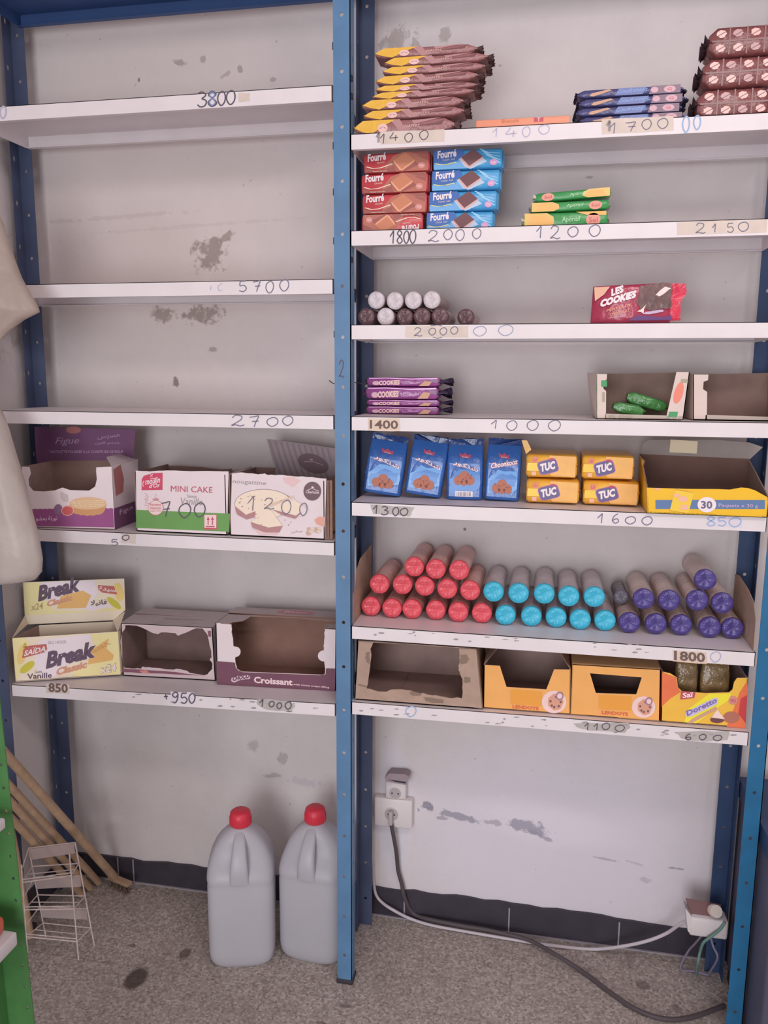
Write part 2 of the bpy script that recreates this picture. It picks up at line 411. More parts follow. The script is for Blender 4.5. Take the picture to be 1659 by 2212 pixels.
for cx, cy, ru, rv, rot, c2, s_ in ((1200, 1830, 430, 330, 0, (206, 200, 214), .75), (1180, 1780, 210, 60, -.1, (216, 210, 222), .5), (850, 1760, 45, 220, 0, (208, 206, 218), .6),
                                    (330, 360, 420, 700, 0, (196, 182, 178), .55), (300, 560, 160, 120, 0, (184, 168, 166), .45)):
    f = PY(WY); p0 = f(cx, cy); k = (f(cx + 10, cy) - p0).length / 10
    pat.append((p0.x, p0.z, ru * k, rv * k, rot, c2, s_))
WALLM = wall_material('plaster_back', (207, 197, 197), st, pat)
WALLL = wall_material('plaster_side', (202, 193, 194), [(-1.05, 1.9, .4, .15, .3, (170, 156, 152), .6)])
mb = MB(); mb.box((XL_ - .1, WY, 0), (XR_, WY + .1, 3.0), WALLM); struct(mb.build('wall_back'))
mb = MB(); mb.box((XL_ - .1, -3.2, 0), (XL_, WY, 3.0), WALLL); struct(mb.build('wall_left'))
mb = MB(); mb.box((XL_ - .1, -5.5, -.06), (XR_ + .6, WY + .1, 0), floor_material()); struct(mb.build('floor'))
mb = MB(); mb.box((XL_ - .1, -3.2, 3.0), (XR_ + .6, WY + .1, 3.06), M('ceiling_paint', (190, 176, 176), .8, .1, .05, 6)); struct(mb.build('ceiling'))
# black tile baseboard with ragged paint line and pale joints
TILE = M('black_tile', (52, 46, 58), .4, .4, .15, 20)
JOINT = M('tile_joint', (150, 142, 150), .8, .1)
def baseboard(name, A, B, y, joints):
    mb = MB(); top = []; R = random.Random(5)
    n = 90
    for i in range(n + 1):
        x = A + (B - A) * i / n
        top.append((x, y, .088 + .010 * math.sin(x * 2.1 + 1) + R.uniform(-.004, .004)))
    mb.slab([(A, y, 0.001), (B, y, 0.001)] + top[::-1], (0, .008, 0), TILE)
    for jx in joints: mb.box((jx, y - .0012, .001), (jx + .004, y, .084), JOINT)
    mb.box((A, y - .006, .0005), (B, y, .004), JOINT)
    return struct(mb.build(name))
f = PY(WY - .01)
baseboard('baseboard_back', XL_ + .009, XR_, WY - .009, [f(u, v).x for u, v in ((254, 1880), (287, 1880), (872, 1950), (1098, 1985), (1335, 2020))] + [1.3])
mb = MB(); mb.box((XL_, -3.1, .001), (XL_ + .008, WY - .001, .085), TILE); struct(mb.build('baseboard_left'))

# ------------------------------------------------------------------ shelving rack
rack = thing('shelving_rack', 'blue steel slotted shelving rack with white shelves in two bays against the back wall', 'shelving', (0, .12, 0))
DEP, LIP, TOPZ = .25, .0345, 2.78
def post(x0, x1, y, zt, side, hole_z, flange_dir, mat, z0=0.0, xs=None):
    """slotted angle: face flange x0..x1 at y, side flange at x=side going back (+) or forward (-)"""
    mb = MB(); t = .002
    holes = []
    for z in hole_z:
        cx = (x0 + x1) / 2
        holes.append([(cx + .0045 * math.cos(a * math.pi / 6), y, z + .0045 * math.sin(a * math.pi / 6)) for a in range(12)])
    mb.slab([(x0, y, z0), (x1, y, z0), (x1, y, zt), (x0, y, zt)], (0, t, 0), mat, mat, holes)
    hs = []
    for z in hole_z:
        z2 = z + .03; cy = y + flange_dir * .022
        hs.append([(side, cy + .0045 * math.cos(a * math.pi / 6), z2 + .008 * math.sin(a * math.pi / 6)) for a in range(12)])
    off = -t if side == x1 else t
    mb.slab([(side, y, z0), (side, y + flange_dir * .038, z0), (side, y + flange_dir * .038, zt), (side, y, zt)], (off, 0, 0), mat, mat, hs)
    return mb.build('post', rack)
hz = [.09 + .1205 * i for i in range(22)]
f0 = PY(0)
posts = []
posts.append(post(-.0225, .0185, -.002, TOPZ, .0185, hz, 1, BLUE, .012))
posts.append(post(-1.032, -.993, -.002, TOPZ, -1.032, hz, 1, BLUED, .012))
posts.append(post(1.003, 1.042, -.002, TOPZ, 1.042, hz, 1, M('blue_teal_enamel', (22, 94, 142), .45, .35, .14, 14), .012))
posts.append(post(-.0185, .022, DEP + .002, TOPZ, -.0185, hz, -1, BLUED))
posts.append(post(-1.024, -.982, DEP + .002, TOPZ, -1.024, hz, -1, BLUED))
posts.append(post(1.0, 1.042, DEP + .002, TOPZ, 1.042, hz, -1, M('blue_dark_enamel', (38, 58, 96), .5, .3, .2, 9)))
for (x0, x1), p_ in zip(((-.0255, .0215), (-1.035, -.99), (1.0, 1.045)), posts):
    mb = MB(); mb.rbox((x0, -.005, 0), (x1, .041, .014), .003, BLACKP); mb.build('foot', p_)
for v in (98, 314, 414, 520, 722, 1090):               # small dark shelf hooks on the left edge of the middle post
    q = f0(722, v); mb = MB(); mb.rbox((-.0255, .001, q.z - .008), (-.0228, .008, q.z + .008), .0008, HOLE); mb.build('hook', posts[0])
for v in (166, 205, 330, 560):
    q = f0(760, v); mb = MB(); mb.rbox((.0188, .004, q.z - .007), (.0208, .014, q.z + .007), .0008, HOLE); mb.build('hook', posts[0])
mb = MB()                                              # gusset plate low on the middle rear post
mb.slab([(-.02, DEP - .002, 0.0), (-.02, DEP - .09, .02), (-.02, DEP - .10, .11), (-.02, DEP - .002, .20)], (.002, 0, 0), BLUED)
mb.build('gusset', rack)
mb = MB()                                              # a little ink mark on the middle post
mb.digits(Zm(f0), '2', [(733, 778, 744, 815)], 2.2, INKD, .0026); mb.build('ink_mark', posts[0])

def shelf(x0, x1, zl, zr, mat, zdeco=None, lip=LIP, mbextra=None):
    mb = MB(); t = .0016; zl -= .0008; zr -= .0008
    z = lambda x: zl + (zr - zl) * (x - x0) / (x1 - x0)
    def slab4(P, off): mb.slab(P, off, mat)
    slab4([(x0, 0, zl), (x1, 0, zr), (x1, DEP, zr), (x0, DEP, zl)], (0, 0, -t))
    slab4([(x0, 0, zl), (x1, 0, zr), (x1, 0, zr - lip), (x0, 0, zl - lip)], (0, t, 0))
    slab4([(x0, DEP, zl), (x1, DEP, zr), (x1, DEP, zr - lip), (x0, DEP, zl - lip)], (0, -t, 0))
    slab4([(x0, 0, zl), (x0, DEP, zl), (x0, DEP, zl - lip), (x0, 0, zl - lip)], (t, 0, 0))
    slab4([(x1, 0, zr), (x1, DEP, zr), (x1, DEP, zr - lip), (x1, 0, zr - lip)], (-t, 0, 0))
    slab4([(x0, t, zl - lip), (x1, t, zr - lip), (x1, .014, zr - lip), (x0, .014, zl - lip)], (0, 0, t))        # return folds
    slab4([(x0, DEP - t, zl - lip), (x1, DEP - t, zr - lip), (x1, DEP - .016, zr - lip), (x0, DEP - .016, zl - lip)], (0, 0, t))
    if zdeco: zdeco(mb, Zm(f0))
    o = mb.build('shelf', rack)
    for k in mb.tapes: k.build('price_tape', o)
    return o
LX, RX = (-.987, -.0255), (.0185, .9985)
def scuffs(seed, x0, x1, v0, v1, n=14):
    def g(mb, S):
        R = random.Random(seed); m = M('scuff', (150, 140, 146), .8, .1)
        for i in range(n):
            u = R.uniform(x0, x1); t = (u - x0) / (x1 - x0); v = v0 + (v1 - v0) * t + R.uniform(4, 24)
            mb.decal(S, rag(rounded_at(u, v, R.uniform(2, 8), R.uniform(.8, 2.2)), .8, 2, i), m, .0005)
    return g
def rounded_at(u, v, a, b): return [(u + x, v + y) for x, y in rounded(7, a, b)]
def even(x0, x1, y0, y1, n, gap=.25, slope=0.0):
    w_ = (x1 - x0) / (n + (n - 1) * gap); out = []
    for i in range(n):
        a = x0 + i * w_ * (1 + gap); d = slope * (a - x0)
        out.append((a, y0 + d, a + w_, y1 + d))
    return out
def tape(mb, S, u0, v0, u1, v1, s, m=None, seed=3):
    peel(mb, S, rag([(u0, v0), (u1, v0 + s), (u1, v1 + s), (u0, v1)], 1.2, 4, seed), m or TAPE)
def peel(mb, S, pts, m):
    k = MB(); k.decal(S, pts, m, .0004); mb.tapes.append(k)
def d_L1(mb, S):
    mb.digits(S, '3800', [(426, 199, 448, 231), (448, 197, 470, 230), (470, 198, 488, 228), (489, 196, 509, 226)], 3.0, INKD)
    mb.digits(S, '8', [(451, 199, 467, 228)], 2.6, INKB, .0011); mb.digits(S, '0', [(0, 230, 14, 256)], 3.2, INKF)
    tape(mb, S, 515, 202, 540, 220, -1, TAPE, 4)
def d_L2(mb, S):
    mb.digits(S, '5700', [(516, 607, 534, 630), (546, 607, 563, 630), (574, 608, 592, 633), (604, 604, 625, 629)], 2.2, INK)
    mb.stroke(S, [(480, 612), (471, 618), (472, 627), (480, 628)], 1.6, INKF); mb.stroke(S, [(456, 618), (455, 627)], 1.6, INKF)
def d_L3(mb, S): mb.digits(S, '2700', [(499, 897, 528, 920), (538, 899, 560, 922), (576, 902, 602, 921), (610, 899, 634, 919)], 2.2, INK)
def d_L4(mb, S):
    tape(mb, S, 262, 1152, 294, 1172, 2, M('white_tape', (196, 182, 176), .5, .4), 8)
    mb.digits(S, '0', [(264, 1156, 280, 1167)], 2.4, INKD)
    mb.digits(S, '5', [(240, 1165, 256, 1178)], 2.2, INK)
def d_L5(mb, S):
    tape(mb, S, 100, 1476, 150, 1497, 3, TAPE, 2)
    mb.txt(S, '850', (105, 1494.5), (147, 1497), (105, 1474.5), M('print_brown', (104, 82, 78), .6, .2), bold=.03)
    tape(mb, S, 368, 1493, 420, 1516, 3, M('white_label', (206, 196, 208), .5, .3), 5)
    mb.digits(S, '950', [(371, 1495, 386, 1518), (390, 1497, 406, 1519), (408, 1498, 422, 1519)], 3.0, INKD)
    mb.stroke(S, [(354, 1505), (363, 1504)], 2.5, INKD); mb.stroke(S, [(358, 1500), (360, 1511)], 2.5, INKD)
    peel(mb, S, rag([(555, 1511), (580, 1509), (622, 1514), (638, 1523), (628, 1537), (600, 1536), (570, 1531), (556, 1522)], 1.5, 3, 6), TAPEG)
    mb.digits(S, '1000', [(560, 1511, 573, 1527), (581, 1515, 593, 1527), (598, 1518, 609, 1531), (616, 1516, 630, 1532)], 2.8, INKD)
    scuffs(3, 160, 700, 1482, 1518, 16)(mb, S)
def d_R1(mb, S):
    tape(mb, S, 822, 285, 960, 312, -6, TAPE, 1)
    mb.digits(S, '1400', [(820, 290, 836, 310), (842, 286, 860, 304), (874, 288, 892, 307), (906, 282, 926, 302)], 2.0, INKD)
    mb.digits(S, '1', [(813, 288, 822, 308)], 5, M('smudge', (150, 138, 138), .8, .1), .0005)
    mb.digits(S, '1400', [(1063, 278, 1080, 296), (1092, 276, 1116, 296), (1128, 274, 1146, 296), (1163, 270, 1188, 290)], 2.0, INKF)
    tape(mb, S, 1300, 258, 1455, 290, -8, TAPE, 6)
    mb.digits(S, '1700', [(1316, 266, 1336, 288), (1350, 264, 1374, 284), (1386, 258, 1408, 280), (1420, 256, 1444, 278)], 2.2, INK)
    mb.digits(S, '1', [(1310, 262, 1322, 284)], 6, M('smudge', (150, 138, 138)), .0005)
    mb.digits(S, '00', [(1474, 252, 1490, 286), (1498, 250, 1514, 280)], 3.2, M('pale_blue_marker', (140, 166, 204), .7, .2))
def d_R2(mb, S):
    mb.digits(S, '1800', [(842, 499, 856, 526), (857, 498, 870, 526), (872, 499, 884, 526), (885, 497, 899, 526)], 2.6, INKD)
    mb.digits(S, '2000', [(924, 498, 948, 522), (958, 496, 978, 518), (984, 496, 1004, 520), (1020, 494, 1040, 516)], 2.0, INK)
    mb.digits(S, '1200', [(1158, 489, 1176, 514), (1188, 488, 1210, 516), (1226, 490, 1250, 512), (1272, 486, 1298, 511)], 2.2, INK)
    tape(mb, S, 1462, 480, 1656, 508, -6, TAPE, 3)
    mb.digits(S, '2150', [(1502, 482, 1524, 504), (1538, 484, 1550, 502), (1570, 482, 1586, 502), (1594, 480, 1618, 500)], 2.2, INK)
def d_R3(mb, S):
    tape(mb, S, 876, 705, 1012, 730, -1, TAPE, 7)
    mb.digits(S, '2000', [(894, 708, 912, 726), (926, 709, 942, 724), (950, 708, 966, 724), (973, 706, 990, 722)], 2.0, INK)
    mb.digits(S, '00', [(1022, 705, 1052, 726), (1076, 702, 1110, 725)], 1.8, M('grey_blue_marker', (142, 146, 170), .7, .2))
    mb.stroke(S, [(930, 704), (945, 702), (955, 704)], 1.6, INK); mb.stroke(S, [(935, 728), (945, 731), (955, 728)], 1.6, INK)
def d_R4(mb, S):
    tape(mb, S, 795, 903, 864, 930, 1, M('beige_tape', (206, 182, 164), .5, .4), 9)
    mb.txt(S, '1400', (799, 926), (860, 927), (799, 907), M('print_brown', (104, 82, 78)), bold=.02)
    mb.digits(S, '1000', [(1060, 908, 1080, 926), (1094, 909, 1118, 930), (1138, 908, 1164, 930), (1184, 908, 1212, 931)], 2.0, INK)
def d_R5(mb, S):
    peel(mb, S, rag([(800, 1090), (896, 1096), (884, 1116), (806, 1110)], 2, 4, 2), TAPEG)
    mb.digits(S, '1300', [(805, 1092, 820, 1110), (823, 1094, 840, 1112), (848, 1096, 862, 1114), (864, 1098, 882, 1114)], 2.6, INKD)
    mb.digits(S, '1600', [(1290, 1110, 1308, 1130), (1322, 1110, 1338, 1130), (1350, 1116, 1374, 1132), (1386, 1116, 1410, 1134)], 2.2, INK)
    tape(mb, S, 1528, 1116, 1604, 1138, 1, M('white_label', (206, 196, 208)), 5)
    mb.digits(S, '850', [(1526, 1116, 1546, 1136), (1550, 1117, 1570, 1136), (1574, 1118, 1602, 1138)], 2.6, M('pale_blue_marker', (140, 166, 204)))
def d_R6(mb, S):
    tape(mb, S, 1453, 1404, 1527, 1428, 6, M('beige_tape', (206, 182, 164)), 9)
    mb.txt(S, '1800', (1456, 1426), (1523, 1431), (1456, 1405), M('print_brown', (104, 82, 78)), bold=.03)
    mb.digits(S, '0', [(1534, 1408, 1558, 1430)], 2.4, INKF)
    scuffs(4, 780, 1440, 1353, 1390, 20)(mb, S)
def d_R7(mb, S):
    mb.digits(S, '0', [(876, 1526, 900, 1548)], 2.2, M('pale_blue_marker', (140, 166, 204)))
    peel(mb, S, rag([(1238, 1563), (1358, 1561), (1362, 1572), (1350, 1583), (1270, 1578), (1246, 1570)], 1.6, 4, 2), TAPEG)
    mb.digits(S, '1100', [(1262, 1562, 1276, 1577), (1282, 1563, 1296, 1577), (1300, 1562, 1318, 1576), (1328, 1566, 1350, 1580)], 2.2, INKD)
    peel(mb, S, rag([(1455, 1581), (1575, 1579), (1572, 1598), (1520, 1602), (1475, 1596)], 1.6, 4, 3), TAPEG)
    mb.digits(S, '600', [(1480, 1585, 1494, 1598), (1510, 1586, 1526, 1598), (1540, 1588, 1560, 1600)], 2.4, INKD)
    scuffs(6, 780, 1600, 1518, 1580, 30)(mb, S)
ZL = {1: 2.353, 2: 1.916, 3: 1.5875, 4: 1.265}
ZR = {1: 2.243, 2: 2.0265, 3: 1.8075, 4: 1.586, 5: 1.371, 6: 1.0465}
for k, d in ((1, d_L1), (2, d_L2), (3, d_L3), (4, d_L4)): shelf(*LX, ZL[k], ZL[k], WHITE, d)
L5 = (.804, .829)
shelf(*LX, L5[0], L5[1], WHITE, d_L5)
for k, d in ((1, d_R1), (2, d_R2), (3, d_R3), (4, d_R4), (5, d_R5), (6, d_R6)): shelf(*RX, ZR[k], ZR[k], WHITE, d)
R7 = (.839, .8465)
shelf(*RX, R7[0], R7[1], WHITE, d_R7)
for X in (LX, RX):
    o = shelf(*X, 2.672, 2.672, BLUETOP); o['label'] = 'blue painted top shelf'

mb = MB(); mb.tube(smooth_path([PY(.02)(711, 822), PY(.04)(722, 829), PY(.05)(742, 831), PY(.05)(762, 826), PY(.05)(785, 829)], 5), .0011, BLACKP, 6)
tag(mb.build('wire_piece'), 'thin dark wire poking out on both sides of the middle post', 'wire')

# ------------------------------------------------------------------ generic packs
def pack_mb(w, d, h, m, wedge=.0, r=.004, wz=.1, bulge=0.0, left=True, right=True):
    """flow pack lying along x, front face flat at y=0, base z=0"""
    mb = MB(); n = 24
    def ring(x, sz, sy, by=0.0):
        pts = []
        for y, z in rounded(n, .5, .5, 6):
            pts.append((x, d / 2 + y * d * sy, h / 2 + z * h * sz))
        return pts
    if wedge:
        xs = [(-w / 2, wz if left else 1, .9), (-w / 2 + wedge, 1, 1), (w / 2 - wedge, 1, 1), (w / 2, wz if right else 1, .9)]
    else:
        xs = [(-w / 2, .9, .94), (-w / 2 + r, 1, 1), (w / 2 - r, 1, 1), (w / 2, .9, .94)]
    rings = [ring(x, sz, sy) for x, sz, sy in xs]
    for rg, (x, sz, sy) in zip(rings, xs):
        for i, p in enumerate(rg):
            if abs(sy - 1) > 1e-6: rg[i] = (p[0], max(p[1], 0) if not wedge else p[1] * 1.0, p[2])
    mb.loft(rings, m, True, True)
    return mb
def fin_mb(x, L, d, h, m, seed=1, vertical=False, amp=.25):
    """crimped wrapper end"""
    mb = MB(); R = random.Random(seed); n = 14
    a, b = [], []
    for i in range(n + 1):
        t = i / n
        if vertical:
            y, z = d * .5 + R.uniform(-1, 1) * .003, h * t
        else:
            y, z = d * t, h * .5 + R.uniform(-1, 1) * .0035
        a.append((x, y, z))
        zz = min(h - .001, max(.001, z + (R.uniform(-amp, amp) * h if not vertical else 0)))
        b.append((x + L * R.uniform(.75, 1.1), y + (R.uniform(-.006, .006) if vertical else 0), zz))
    mb.add(a + b, [(i, i + 1, n + 2 + i, n + 1 + i) for i in range(n)], m, True)
    return mb
def front(w, h): return Q((-w / 2, 0, 0), (w / 2, 0, 0), (w / 2, 0, h), (-w / 2, 0, h))
ORD = ['bottom', 'second from bottom', 'third from bottom', 'fourth from bottom', 'fifth from bottom', 'sixth from bottom', 'seventh from bottom', 'eighth from bottom', 'top']
def ordname(i, n): return 'topmost' if i == n - 1 else ('bottom' if i == 0 else ('second' if i == 1 else 'third' if i == 2 else 'fourth' if i == 3 else 'fifth' if i == 4 else 'sixth' if i == 5 else 'seventh' if i == 6 else 'eighth') + ' from the bottom')

# ---- top right shelf: brown wafer packs with yellow corner
BROWN = M('brown_wrapper', (146, 92, 92), .32, .5, .1, 20, .35, 50)
BROWN2 = M('brown_gloss', (172, 122, 124), .3, .5); BROWN3 = M('brown_deep', (112, 64, 66), .32, .5)
YEL = M('yellow_wrapper', (226, 170, 52), .32, .5, .05, 20, .2, 50)
PINKP = M('pale_print', (222, 178, 172), .4, .4); FIND = M('dark_crimp', (112, 82, 84), .35, .5, .25, 60, .8, 60)
proto = None
rows = [(766, 281, 262, 970), (786, 262, 241.5, 985), (784, 239.5, 217, 990), (806, 216, 201, 990), (812, 203, 188.5, 985), (813, 188, 168, 990), (828, 167, 149.5, 1008), (832, 149, 129, 1015), (810, 131, 109, 990)]
fy = PY(.02); W0 = .235; H0 = .0235
zacc = ZR[1]
for i, (ul, vb, vt, ur) in enumerate(rows):
    if proto is None:
        proto = thing('wafer_pack', '', 'snack pack', (0, 0, 0), 'brown wafer packs stacked on the top shelf')
        mb = pack_mb(W0, .075, H0, BROWN, .022, wz=.3)
        S = front(W0, H0)
        mb.decal(S, [(0.0, .5), (.04, .74), (.09, .97), (.42, .97), (.30, .58), (.17, .03), (.07, .25)], YEL, .0008)
        mb.decal(S, [(.36, .97), (.46, .97), (.5, .5), (.56, .12), (.46, .06), (.42, .5)], BROWN2, .0007)
        mb.decal(S, [(.58, .85), (.88, .97), (.6, .6)], BROWN2, .0007); mb.decal(S, [(.55, .45), (.8, .62), (.9, .8), (.88, .5)], BROWN3, .0006)
        mb.ell(S, .29, .42, .05, .3, PINKP, .0009); mb.stroke(S, [(.26, .4), (.29, .52), (.32, .4)], .012, BROWN3, .0012)
        mb.txt(S, 'WAFERS', (.5, .38), (.66, .38), (.5, .58), PINKP)
        mb.build('wrapper', proto)
        fin_mb(W0 / 2 - .006, .02, .07, H0, FIND, 4, amp=.4).build('crimped_end', proto)
        fin_mb(-W0 / 2 + .002, -.004, .06, H0, YEL, 5, amp=.1).build('crimped_tip', proto)
        o = proto
    else:
        o = dup(proto, (0, 0, 0))
    P = fy(ul, (vb + vt) / 2)
    hh = (fy(ul, vt) - fy(ul, vb)).length if i else fy(ul, vt).z - ZR[1]
    o.scale = (1, 1, hh / H0)
    o.location = (P.x + W0 / 2, .02 + (.004 if i in (4, 8) else 0), zacc); zacc += hh + .0003
    o.rotation_euler = (0, 0, math.radians([1, -1, .5, -.8, 1, -1, .6, -.4, 1][i]))
    o['label'] = 'brown wafer pack with yellow tip, ' + ordname(i, 9) + ' in its stack' + (' of nine' if i in (0, 8) else '')

# ---- flat orange box
mb = MB(); f = PY(.03)
x0, x1 = f(1028, 262).x, f(1232, 255).x
ORG = M('orange_board', (226, 140, 110), .45, .35, .05, 20)
mb.rbox((x0, .03, ZR[1]), (x1, .14, ZR[1] + .0235), .002, ORG)
S = Q((x0, .03, ZR[1]), (x1, .03, ZR[1]), (x1, .03, ZR[1] + .0235), (x0, .03, ZR[1] + .0235))
mb.txt(S, 'Biscuit', (.28, .62), (.46, .62), (.28, .92), M('orange_dark', (196, 116, 70), .5, .3)); mb.rect(S, .62, .55, .72, .95, PRED); mb.txt(S, 'T', (.65, .58), (.69, .58), (.65, .92), PWHITE)
tag(mb.build('biscuit_box', loc=(0, 0, 0)), 'thin flat orange box lying on the top shelf', 'box')

# ---- dark blue packs
NAVY = M('navy_wrapper', (66, 66, 116), .3, .5, .12, 20, .35, 45); NAVYD = M('navy_dark', (50, 44, 72), .3, .5, .2, 40, .6, 50)
BISC = M('biscuit_print', (196, 148, 118), .45, .3); SKY = M('sky_print', (120, 160, 222), .4, .4); MAUVE = M('mauve_print', (196, 150, 164), .4, .4)
f = PY(.03); vb = [(1250, 262), (1244, 246.5), (1250, 230), (1246, 213)]; W0 = .228; H0 = .0185
protoN = None; zacc = ZR[1]
for i in range(4):
    if protoN is None:
        protoN = thing('biscuit_pack', '', 'snack pack', (0, 0, 0), 'dark blue biscuit packs stacked on the top shelf')
        mb = pack_mb(W0, .08, H0, NAVY, .016, wz=.3); S = front(W0, H0)
        mb.decal(S, [(.12, .2), (.16, .15), (.33, .7), (.3, .85), (.14, .5)], BISC, .0008); mb.decal(S, [(.36, .1), (.62, .1), (.66, .9), (.4, .9)], M('blue_print', (76, 92, 156), .35, .5), .0006)
        mb.txt(S, 'Gaufrettes', (.38, .3), (.66, .4), (.39, .75), SKY, shear=.2)
        mb.decal(S, [(.68, .05), (.97, .05), (.97, .95), (.7, .95)], M('plum_print', (104, 72, 96), .35, .5), .0006)
        mb.ell(S, .73, .5, .035, .32, MAUVE, .0009); mb.ell(S, .87, .5, .055, .36, MAUVE, .0009); mb.txt(S, 'G', (.85, .35), (.89, .35), (.85, .65), PRED, .0014)
        mb.build('wrapper', protoN); fin_mb(W0 / 2 - .006, .015, .075, H0, NAVYD, 7, amp=.5).build('crimped_end', protoN); fin_mb(-W0 / 2 + .006, -.012, .075, H0, NAVYD, 8, amp=.3).build('crimped_tip', protoN)
        o = protoN
    else: o = dup(protoN, (0, 0, 0))
    P = f(*vb[i]); o.location = (P.x + W0 / 2, .03, zacc); zacc += H0 + .0005
    o['label'] = 'dark blue biscuit pack, ' + ordname(i, 4) + ' of four beside the flat orange box'

# ---- dark brown family packs far right on the top shelf
COCOA = M('cocoa_wrapper', (122, 62, 62), .3, .5, .2, 20, .4, 40); COCOAD = M('cocoa_dark', (70, 48, 56), .35, .4, .2, 40, .7, 50)
ROSEP = M('pink_print', (216, 158, 152), .3, .5)  # pink of the small printed pictures on the pack fronts
f = PY(.03); protoC = None; zacc = ZR[1]
for i, (ul, hh) in enumerate(((1497, .062), (1504, .06), (1514, .064))):
    W0, H0 = .15, .062
    if protoC is None:
        protoC = thing('biscuit_pack', '', 'snack pack', (0, 0, 0), 'brown multi packs at the right end of the top shelf')
        mb = pack_mb(W0, .09, H0, COCOA, .016, wz=.55); S = front(W0, H0); R = random.Random(3)
        for r_ in range(2):
            for c_ in range(4):
                mb.decal(S, rag(rounded_at(.15 + .235 * c_ + R.uniform(-.01, .01), .27 + .46 * r_, .07, .13), .012, 2, r_ * 7 + c_), [ROSEP, PINKP, BROWN2][(c_ + r_) % 3], .0009)
                mb.stroke(S, [(.1 + .235 * c_, .2 + .46 * r_), (.2 + .235 * c_, .33 + .46 * r_)], .02, BROWN3, .0013)
                mb.rect(S, .255 + .235 * c_, .06, .275 + .235 * c_, .94, BROWN3, .0007)
        mb.rect(S, .03, .47, .98, .53, BROWN3, .0008)
        mb.build('wrapper', protoC); fin_mb(-W0 / 2 + .006, -.016, .085, H0, COCOAD, 3, amp=.4).build('crimped_end', protoC); fin_mb(W0 / 2 - .006, .02, .085, H0, COCOAD, 6, amp=.4).build('crimped_tip', protoC)
        o = protoC
    else: o = dup(protoC, (0, 0, 0))
    P = f(ul, 200); o.location = (P.x + W0 / 2 + .012, .03, zacc); zacc += H0 + .0005
    o['label'] = 'dark brown family biscuit pack, ' + ordname(i, 3) + ' of three at the right picture edge'

# ---- second shelf: red and blue filled-biscuit packs
REDW = M('red_wrapper', (196, 58, 66), .32, .5, .06, 20, .2, 40); CARAM = M('caramel_print', (176, 96, 76), .36, .5); CARAMD = M('caramel_dark', (150, 74, 66), .36, .5)
BKRED = M('biscuit_red', (196, 116, 82), .4, .4); BKEDGE = M('biscuit_edge', (224, 150, 112), .4, .4); CREAM = M('cream_print', (238, 206, 178), .4, .4)
def fourre(kind):
    W0, H0 = .163, .0465
    blue = kind == 'blue'
    base = M('blue_wrapper', (54, 148, 206), .3, .5, .06, 20, .2, 40) if blue else REDW
    t = thing('filled_biscuit_pack', '', 'snack pack', (0, 0, 0), kind + ' filled biscuit packs on the second shelf')
    mb = pack_mb(W0, .085, H0, base, 0, r=.003); S = front(W0, H0)
    if blue:
        nv = M('blue_print_deep', (48, 92, 172), .32, .5); lt = M('blue_print_light', (130, 190, 232), .34, .5)
        mb.decal(S, [(.01, .97), (.42, .97), (.46, .75), (.36, .45), (.2, .3), (.01, .36)], nv, .0006)
        mb.decal(S, [(.01, .3), (.2, .22), (.36, .36), (.44, .55), (.5, .2), (.62, .04), (.01, .03)], M('blue_print_mid', (96, 160, 218), .34, .5), .0006)
        for k in range(4): mb.stroke(S, [(.68 + .03 * k, .95 - .1 * k), (.8 + .03 * k, .75 - .1 * k), (.97, .7 - .16 * k)], .03, lt, .0007)
        mb.stroke(S, [(.03, .33), (.12, .26), (.22, .28), (.34, .36)], .035, M('gold_line', (226, 206, 120), .4, .4), .0009)
        cx = .57; top = M('choc_print', (104, 58, 64), .4, .4); ed = M('choc_edge', (206, 160, 158), .4, .4); pale = M('pale_shadow', (170, 190, 214), .4, .4)
    else:
        mb.decal(S, [(.3, .03), (.98, .03), (.98, .97), (.6, .97), (.45, .8), (.35, .4)], CARAM, .0005)
        mb.decal(S, [(.7, .97), (.98, .97), (.98, .5), (.85, .7)], CARAMD, .0007); mb.stroke(S, [(.74, .9), (.84, .78), (.96, .74)], .03, CARAM, .0009)
        mb.decal(S, [(.02, .26), (.16, .12), (.3, .14), (.46, .34), (.5, .03), (.02, .03)], CARAMD, .0007)
        mb.stroke(S, [(.04, .32), (.14, .22), (.26, .24), (.44, .42)], .035, CREAM, .0010)
        mb.txt(S, 'Saveur chocolat', (.14, .05), (.36, .05), (.14, .11), CREAM)
        cx = .62; top = BKRED; ed = BKEDGE; pale = CARAMD
    mb.decal(S, [(cx - .2, .52), (cx - .1, .1), (cx - .02, .0), (cx + .22, .32), (cx + .14, .55)], pale, .0009)
    mb.decal(S, [(cx - .17, .55), (cx + .02, .93), (cx + .16, .55), (cx + .15, .45), (cx - .03, .06), (cx - .07, .08), (cx - .16, .45)], ed, .0012)
    mb.decal(S, [(cx - .16, .58), (cx + .02, .95), (cx + .155, .57), (cx - .04, .14)], top, .0016)
    mb.txt(S, 'Fourré', (.06, .55), (.34, .62), (.06, .93), PWHITE, .0012, bold=.035, shear=.05)
    mb.txt(S, 'Cacao  Lait' if blue else 'Chocolat', (.14 if blue else .2, .44), (.32, .48), (.14 if blue else .2, .53), CREAM, .0012)
    mb.ell(S, .88, .28, .055, .15, M('pink_badge', (200, 140, 190), .4, .4) if blue else M('rose_badge', (206, 128, 120), .4, .4), .0010)
    mb.txt(S, '50g', (.85, .22), (.91, .22), (.85, .33), PWHITE, .0013)
    mb.build('wrapper', t)
    mb = MB(); mb.rbox((W0 / 2 - .002, .02, .004), (W0 / 2 + .003, .07, H0 - .004), .0012, base); mb.build('folded_end', t)
    return t, W0, H0
f = PY(.06)
